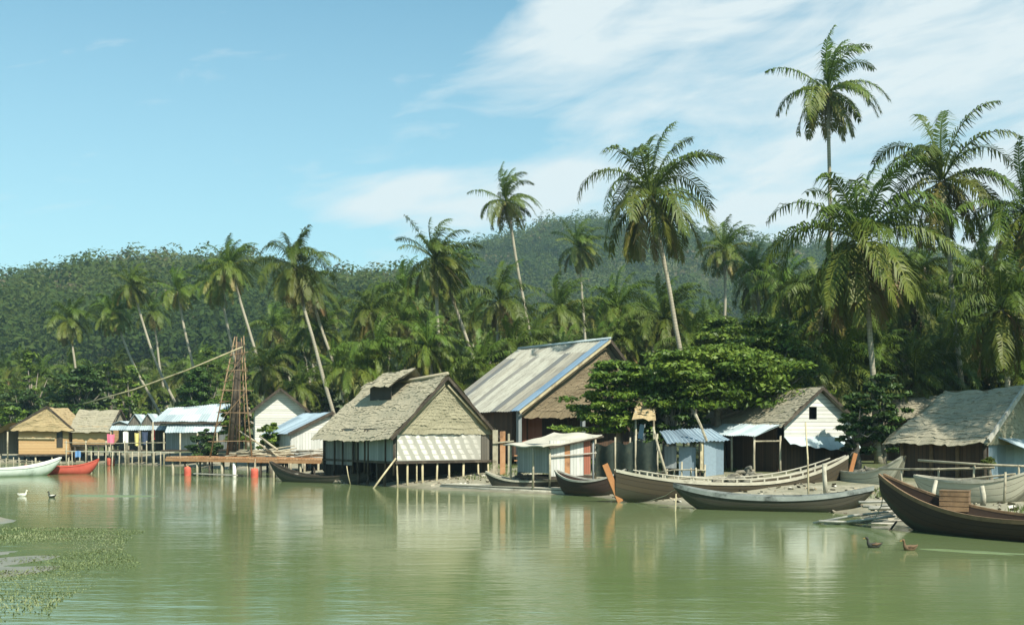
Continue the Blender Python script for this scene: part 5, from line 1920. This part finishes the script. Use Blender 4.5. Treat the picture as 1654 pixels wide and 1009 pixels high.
pole_thing('mooring_pole', 'leaning pole beside the orange post of the long fishing boat', P(1077, 768, 50), P(1055, 690, 51), .06, 'pole')
pole_thing('mooring_pole', 'thin stake standing in the water before the low canoe', P(1089, 850, 42.5), P(1092, 797, 42.5), .03, 'bamboo')
pole_thing('mooring_pole', 'tall thin pole standing between the long boat and the low canoe', P(1306, 800, 43.5), P(1301, 682, 45), .035, 'bamboo')
pole_thing('mooring_pole', 'stout white post beside the low canoe under the white gable', P(1334, 800, 44.3), P(1331, 748, 44.3), .09, 'rail_pale')
pole_thing('mooring_pole', 'dark pole leaning out of the mud beside the big dark bow', P(1428, 868, 33.8), P(1448, 842, 34.6), .035, 'dark_wood')
pole_thing('mooring_pole', 'upright pole by the nets behind the small shack', P(1016, 755, 57), P(1018, 706, 57), .05, 'pole')
pole_thing('mooring_pole', 'stake in the water below the thatched stilt house', P(566, 783, 64), P(560, 752, 64), .03, 'bamboo')
pole_thing('mooring_pole', 'white upright post on the deck of the whitish boat', P(1506, 808, 38.4), P(1512, 776, 38.8), .08, 'rail_pale')
pole_thing('mooring_pole', 'squat white post standing behind the dark hull', P(1588, 816, 37.0), P(1586, 784, 37.0), .09, 'rail_pale')
pole_thing('mooring_pole', 'thin dark post near the stern of the whitish boat', P(1622, 812, 36.4), P(1624, 762, 36.4), .045, 'pole')


def rope(label, pts, r=.016):
    m = MB()
    m.tube(pts, r, 5)
    return tag(m.build('mooring_rope', MAT['pole'], None, True), label, 'rope')


rope('slack rope from the low canoe down to the mud near the orange post', [P(1096, 786, 44.1), P(1075, 800, 45.2), P(1045, 810, 46.6), P(1022, 813, 47.4)])
rope('thin rope from the big dark bow down to the waterline', [P(1428, 782, 35.1), P(1424, 815, 35.3), P(1410, 842, 35.4), P(1392, 850, 35.5)])


def rack():
    root = thing('drying_rack', 'long bamboo drying rack of two rails on posts behind the whitish boat', 'rack', G(1480, 43.2, .5))
    for a, b in ((P(1483, 743, 44.4), P(1700, 754, 41)), (P(1420, 757, 46), P(1606, 755, 42.5)), (P(1500, 777, 44), P(1640, 765, 40.5))):
        m = MB()
        m.tube([a, a.lerp(b, .5) - V((0, 0, .04)), b], [.05, .045, .04], 6)
        m.build('rail', MAT['pole'], root, True)
    for px, py, Y in ((1456, 757, 45.3), (1516, 756, 44.2), (1574, 748, 43), (1646, 751, 41.8), (1500, 777, 44), (1634, 765, 40.7)):
        t = P(px, py - 1, Y)
        post(root, 'post', V((t.x + trng.uniform(-.05, .05), t.y, gz(t.x, t.y) - .2)), t, .045, 'pole')


rack()


# log raft before the shack
def raft():
    a, b = G(706, 59.8, .09), G(955, 53.0, .09)
    root = thing('log_raft', 'narrow raft of pale planks lying at the edge of the mud', 'raft', a)
    d = (b - a).normalized()
    n = V((-d.y, d.x, 0))
    for k in range(3):
        m = MB()
        a2, b2 = a + n * k * .34 + d * trng.uniform(0, .6), b + n * k * .34 - d * trng.uniform(0, .8)
        m.tube([a2, a2.lerp(b2, .5), b2], [.15, .14, .13], 7)
        m.build('log', MAT['rail_pale' if k == 0 else 'dark_wood'], root, True)
    m = MB()
    m.box(a + V((0, 0, .14)) + d * .4 - n * .1, (b - a) - d * 1.1, n * 1.1, V((0, 0, .06)))
    m.build('deck', MAT['bare_planks'], root)


raft()


def old_fence():
    root = thing('post_screen', 'weathered bare boards standing between the thatched stilt house and the shack', 'screen', G(804, 62.5, .4))
    for k, (x, y0, y1, mt) in enumerate(((800, 694, 765, 'pole'), (812, 696, 766, 'rust_wood'), (822, 700, 762, 'pole'))):
        a, b = P(x, y1, 62.6), P(x, y0, 62.6)
        m = MB()
        m.bar(a, b, .3 if k < 2 else .12, .06, up=(0, 1, 0))
        m.build('board', MAT[mt], root)
    m = MB()
    m.bar(P(796, 715, 62.5), P(830, 712, 62.5), .06, .08)
    m.build('rail', MAT['pole'], root)


old_fence()


def heap(px, py, Y, w, h, mat, name, label, cat, seed, lumps=26):
    """A loose heap: many overlapping folds settled on the ground."""
    rng = random.Random(seed)
    c = G(px, Y)
    c.z = gz(c.x, c.y) if py is None else EYE + (HY - py) / F * Y
    m = MB()
    for k in range(lumps):
        a, q = rng.uniform(0, 6.28), math.sqrt(rng.random())
        p = c + V((math.cos(a) * w * q * .5, math.sin(a) * w * q * .35, h * (1 - q * q) * rng.uniform(.3, .9)))
        b = rng.uniform(0, 6.28)
        d = V((math.cos(b), math.sin(b), rng.uniform(-.3, .3))) * w * .22
        e = V((-math.sin(b), math.cos(b), rng.uniform(-.3, .3))) * w * .06
        m.tube([p - d - V((0, 0, h * .25)), p - d * .4 + e, p + d * .4 + e, p + d - V((0, 0, h * .25))], [w * .03, w * .07, w * .07, w * .03], 6)
    return tag(m.build(name, MAT[mat], None, True), label, cat)


def stick_pile(px, Y, w, n, mat, name, label, cat, seed, z=None, r0=.05, ang=0.0):
    rng = random.Random(seed)
    c = G(px, Y)
    z = gz(c.x, c.y) if z is None else z
    root = thing(name, label, cat, V((c.x, c.y, z)))
    for k in range(n):
        a = ang + rng.uniform(-.35, .35)
        d = V((math.cos(a), math.sin(a), rng.uniform(-.1, .22))) * w * rng.uniform(.35, .5)
        p = V((c.x, c.y, z + r0 + (k % 4) * r0 * 2.0)) + V((rng.uniform(-.15, .15) * w, rng.uniform(-.3, .3), 0))
        p.z = max(p.z, z + r0 + abs(d.z))
        m = MB()
        m.tube([p - d, p + V((0, 0, rng.uniform(-.02, .05))), p + d], [r0, r0 * .9, r0 * .7], 6)
        m.build('stick', MAT[mat], root, True)


heap(1205, None, 53.5, 1.5, .6, 'net', 'net_heap', 'brownish heap of fishing net under the tin awning', 'fishing net', 1)
heap(846, None, 59.5, 1.6, .5, 'net', 'net_heap', 'dark heap of net and rope between the bare boards and the shack', 'fishing net', 2)
heap(560, None, 66.5, 1.4, .5, 'net', 'net_heap', 'heap of net beneath the side of the thatched stilt house', 'fishing net', 3)
heap(60, None, 108, 2.4, .7, 'net', 'net_heap', 'pale heap of gear on the bank before the timber house', 'fishing net', 5)
heap(1560, 792, 40.3, 1.5, .35, 'net', 'net_heap', 'heap of net lying in the whitish open boat', 'fishing net', 11)
heap(1180, 779, 48.6, 1.5, .35, 'net', 'net_heap', 'net piled inside the long fishing boat', 'fishing net', 12)
heap(1400, 762, 49.3, .9, .3, 'net', 'net_heap', 'rope and net in the pale planked boat with the sharp bow', 'fishing net', 13)
stick_pile(430, 78, 5.2, 12, 'pole', 'pole_pile', 'untidy pile of long poles on the jetty beside the lattice tower', 'pole pile', 4, 1.33, .06)
stick_pile(505, 75.5, 2.4, 14, 'grey_wood', 'wood_pile', 'stack of firewood on the jetty below the white shed', 'wood pile', 6, 1.33, .07)
stick_pile(1465, 38.5, 2.6, 7, 'grey_wood', 'wood_pile', 'loose boards and driftwood on the mud beside the dark bow', 'driftwood', 7, None, .05)
stick_pile(1395, 36.2, 3.2, 5, 'grey_wood', 'wood_pile', 'few bleached sticks washed up at the waterline near the low canoe', 'driftwood', 8, None, .05, -.4)
pole_thing('bamboo_strut', 'slanting bamboo strut leaning on the jetty towards the lattice tower', P(452, 738, 77.5), P(384, 694, 78.6), .07, 'pole')
pole_thing('bamboo_strut', 'second slanting strut ending lower on the jetty by the wood pile', P(448, 726, 77.0), P(420, 705, 78.2), .08, 'pole')


def net_screen():
    root = thing('net_screen', 'dark green fishing net hung along poles behind the orange post', 'fishing net', G(1000, 56, .5))
    a, b = P(962, 716, 57.5), P(1062, 708, 55)
    m = MB()

    def f(u, v):
        p = a.lerp(b, u)
        return p + V((.04 * math.sin(v * 7 + u * 20), .1 * math.sin(u * 22), -(p.z - .75) * v - .18 * math.sin(u * math.pi * 3) ** 2 * (1 - v)))
    m.grid(f, 40, 8, 3.4, 1.6)
    m.grid(lambda u, v: f(u, v) + V((0, .015, 0)), 40, 8, 3.4, 1.6, True)
    m.build('net', MAT['net_green'], root, True)
    for u in (0, .33, .66, 1):
        p = a.lerp(b, u)
        post(root, 'post', V((p.x, p.y + .08, gz(p.x, p.y) - .2)), p + V((0, .08, .25)), .05, 'pole')


net_screen()


def broken_shelter():
    root = thing('ragged_shelter', 'ragged scrap of thatch propped on poles under the leafy tree', 'shelter', P(1040, 720, 60))
    m = MB()
    thatch(m, P(1024, 668, 59.2), P(1058, 672, 59.0), P(1056, 643, 61), P(1034, 640, 61), .3, 0, seed=91, rag=.16, fringe=.3)
    m.build('roof_slope', MAT['thatch_gold'], root)
    for px in (1027, 1056):
        p = P(px, 664, 59.4)
        post(root, 'post', V((p.x, p.y, gz(p.x, p.y) - .2)), p, .06, 'pole')
    m = MB()
    m.slab(P(1030, 707, 59.6), P(1038, 709, 59.6), P(1041, 686, 59.6), P(1034, 684, 59.6), .04)
    m.build('tin_scrap', MAT['tin_blue'], root)


broken_shelter()


# ducks
def duck(px, py, ang, body, head, label):
    Y = wl(py + 4)
    p = G(px, Y, 0)
    root = thing('duck', label, 'duck', p)
    root.scale = (.82, .82, .82)
    f = V((math.cos(ang), math.sin(ang), 0))
    m = MB()
    pr = [(-.27, .17, .012), (-.2, .12, .05), (-.1, .07, .095), (.03, .06, .11), (.14, .08, .09), (.19, .14, .055), (.205, .22, .036), (.215, .28, .036), (.235, .315, .05), (.27, .315, .042), (.295, .305, .015)]
    m.tube([p + f * x + V((0, 0, z)) for x, z, r in pr], [r for x, z, r in pr], 10)
    m.build('body', MAT[body], root, True)
    m = MB()
    m.tube([p + f * .285 + V((0, 0, .305)), p + f * .33 + V((0, 0, .295)), p + f * .36 + V((0, 0, .288))], [.022, .02, .012], 6)
    m.build('bill', MAT['bill'], root)
    s = V((-f.y, f.x, 0))
    for k in (-1, 1):
        m = MB()
        m.tube([p + f * .1 + s * k * .085 + V((0, 0, .1)), p - f * .06 + s * k * .095 + V((0, 0, .12)), p - f * .22 + s * k * .04 + V((0, 0, .15))], [.03, .045, .008], 6)
        m.build('wing', MAT[head], root, True)


duck(36, 797, 0.3, 'duck_white', 'duck_white', 'white duck swimming off the sand spit')
duck(84, 799, math.pi - .3, 'duck_dark', 'duck_white', 'dark headed duck with pale flanks swimming ahead of the white one')
duck(1412, 880, math.pi, 'duck_dark', 'duck_brown', 'dark brown duck swimming below the big dark boat')
duck(1470, 884, math.pi + .2, 'duck_brown', 'duck_brown', 'smaller brown duck following the dark one')


# ------------------------------------------------------------------ shallows: weeds and stones
def weeds():
    rng = np.random.default_rng(3)
    n = 170000
    x = rng.uniform(-21, -5.5, n)
    y = rng.uniform(17.5, 35, n)
    z = ground_z(x, y)
    want = np.clip((z + 0.16) / 0.16, 0, 1) * np.clip(0.55 + 0.45 * wob(x, y, 0.75, 8, 20) + 0.25 * wob(x, y, 0.2, 8, 4), 0, 1)
    k = (rng.uniform(size=n) < want) & (z < 0.6) & (x < -7.9 - 0.24 * (y - 20) + 0.6 * wob(x, y, 2.0, 6, 4))
    x, y, z = x[k], y[k], z[k]
    n = len(x)
    h = rng.uniform(.006, .035, n) * np.clip(1 + wob(x, y, 1.5) * .6, .3, 2.2)
    a = rng.uniform(0, 6.28, n)
    ln = np.stack([np.cos(a) * (h + .02), np.sin(a) * (h + .02), h], 1)
    w = np.stack([-np.sin(a), np.cos(a), np.zeros(n)], 1) * .013
    b = np.stack([x, y, np.maximum(z, -.006)], 1)
    p = np.stack([b - w, b + w, b + ln + w * .5, b + ln - w * .5], 1).reshape(-1, 3)
    u = np.clip(.5 + .25 * wob(x, y, .9, 8, 10) + rng.normal(0, .15, n), .01, .99)
    uv = np.stack([np.repeat(u, 4), np.tile([0, 0, 1, 1], n)], 1)
    o = bpy.data.objects.new('waterweed', np_mesh('waterweed', p, np.arange(n * 4).reshape(-1, 4), uv, MAT['weed']))
    COL.objects.link(o)
    tag(o, kind='stuff')


def bank_grass():
    """Short tussocks at the top of the bank."""
    rng = np.random.default_rng(8)
    n = 90000
    px = rng.uniform(380, 1800, n)
    y = rng.uniform(30, 80, n)
    x = (px - CX) / F * y
    d = shore_dist(x, y)
    k = (d > 3.0) & (d < 16) & (wob(x, y, 2.5, 8, 6) + wob(x, y, .8, 8, 14) * .6 > 0.25)
    x, y = x[k], y[k]
    n = len(x)
    z = ground_z(x, y)
    h = rng.uniform(.05, .22, n)
    a = rng.uniform(0, 6.28, n)
    ln = np.stack([np.cos(a) * h * .5, np.sin(a) * h * .5, h], 1)
    w = np.stack([-np.sin(a), np.cos(a), np.zeros(n)], 1) * .02
    b = np.stack([x, y, z], 1)
    p = np.stack([b - w, b + w, b + ln + w * .2, b + ln - w * .2], 1).reshape(-1, 3)
    uv = np.stack([np.repeat(rng.uniform(0, .8, n), 4), np.tile([0, 0, 1, 1], n)], 1)
    o = bpy.data.objects.new('grass', np_mesh('grass', p, np.arange(n * 4).reshape(-1, 4), uv, MAT['leaf_light']))
    COL.objects.link(o)
    tag(o, kind='stuff')


def bank_debris():
    """Chips of wood, husk and shell strewn over the mud."""
    rng = np.random.default_rng(18)
    n = 9000
    px = rng.uniform(420, 1800, n)
    y = rng.uniform(29, 78, n)
    x = (px - CX) / F * y
    d = shore_dist(x, y)
    k = (d > 0.2) & (d < 6)
    x, y = x[k], y[k]
    n = len(x)
    z = ground_z(x, y)
    a, ln = rng.uniform(0, 3.14, n), rng.uniform(.03, .2, n) ** 1.2
    ax = np.stack([np.cos(a) * ln, np.sin(a) * ln, rng.normal(0, .2, n) * ln], 1)
    ay = np.stack([-np.sin(a) * ln * .4, np.cos(a) * ln * .4, rng.uniform(.1, .5, n) * ln], 1)
    c = np.stack([x, y, z + .03], 1)
    p = np.stack([c - ax - ay, c + ax - ay, c + ax * .8 + ay, c - ax * .9 + ay], 1).reshape(-1, 3)
    uv = np.stack([np.repeat(rng.uniform(0, 1, n), 4), np.tile([0, 0, 1, 1], n)], 1)
    o = bpy.data.objects.new('debris', np_mesh('debris', p, np.arange(n * 4).reshape(-1, 4), uv, MAT['litter']))
    COL.objects.link(o)
    tag(o, kind='stuff')


bank_grass()
bank_debris()
weeds()

# ripples the ducks draw behind them: low swells in the water's skin
def ripple(px0, px1, py, dy, label_seed):
    rng = random.Random(label_seed)
    m = MB()
    for k in range(5):
        y0 = py + rng.uniform(-1.2, 1.2)
        a = G(px0 + rng.uniform(0, 20), wl(y0))
        b = G(px1 - rng.uniform(0, 90), wl(y0 + dy + rng.uniform(-.8, .8)))
        n = V((0, 1, 0)) * rng.uniform(.05, .11)

        def f(u, v):
            p = a.lerp(b, u)
            w = math.sin(math.pi * u) ** .5
            return p + n * ((v - .5) * 2 * w) + V((0, .05 * math.sin(u * 15 + k), -.004 + .022 * w * math.sin(math.pi * v)))
        m.grid(f, 30, 4, 4, .2)
    tag(m.build('water_ripple', MAT['water'], None, True), kind='structure')


ripple(92, 330, 800, 1.5, 1)
ripple(1478, 1690, 886, 9, 2)

# ------------------------------------------------------------------ air
hz = NT('haze_air')
pv = hz.n('ShaderNodeVolumePrincipled')
pv.inputs['Color'].default_value = (0.55, 0.83, 1.0, 1)
pv.inputs['Density'].default_value = 0.00020
pv.inputs['Anisotropy'].default_value = 0.0
hz.l(pv.outputs[0], hz.out.inputs['Volume'])
m = MB()
m.box((-1900, -120, -3), V((3800, 0, 0)), V((0, 1900, 0)), V((0, 0, 240)))
tag(m.build('haze', hz.m), kind='stuff')
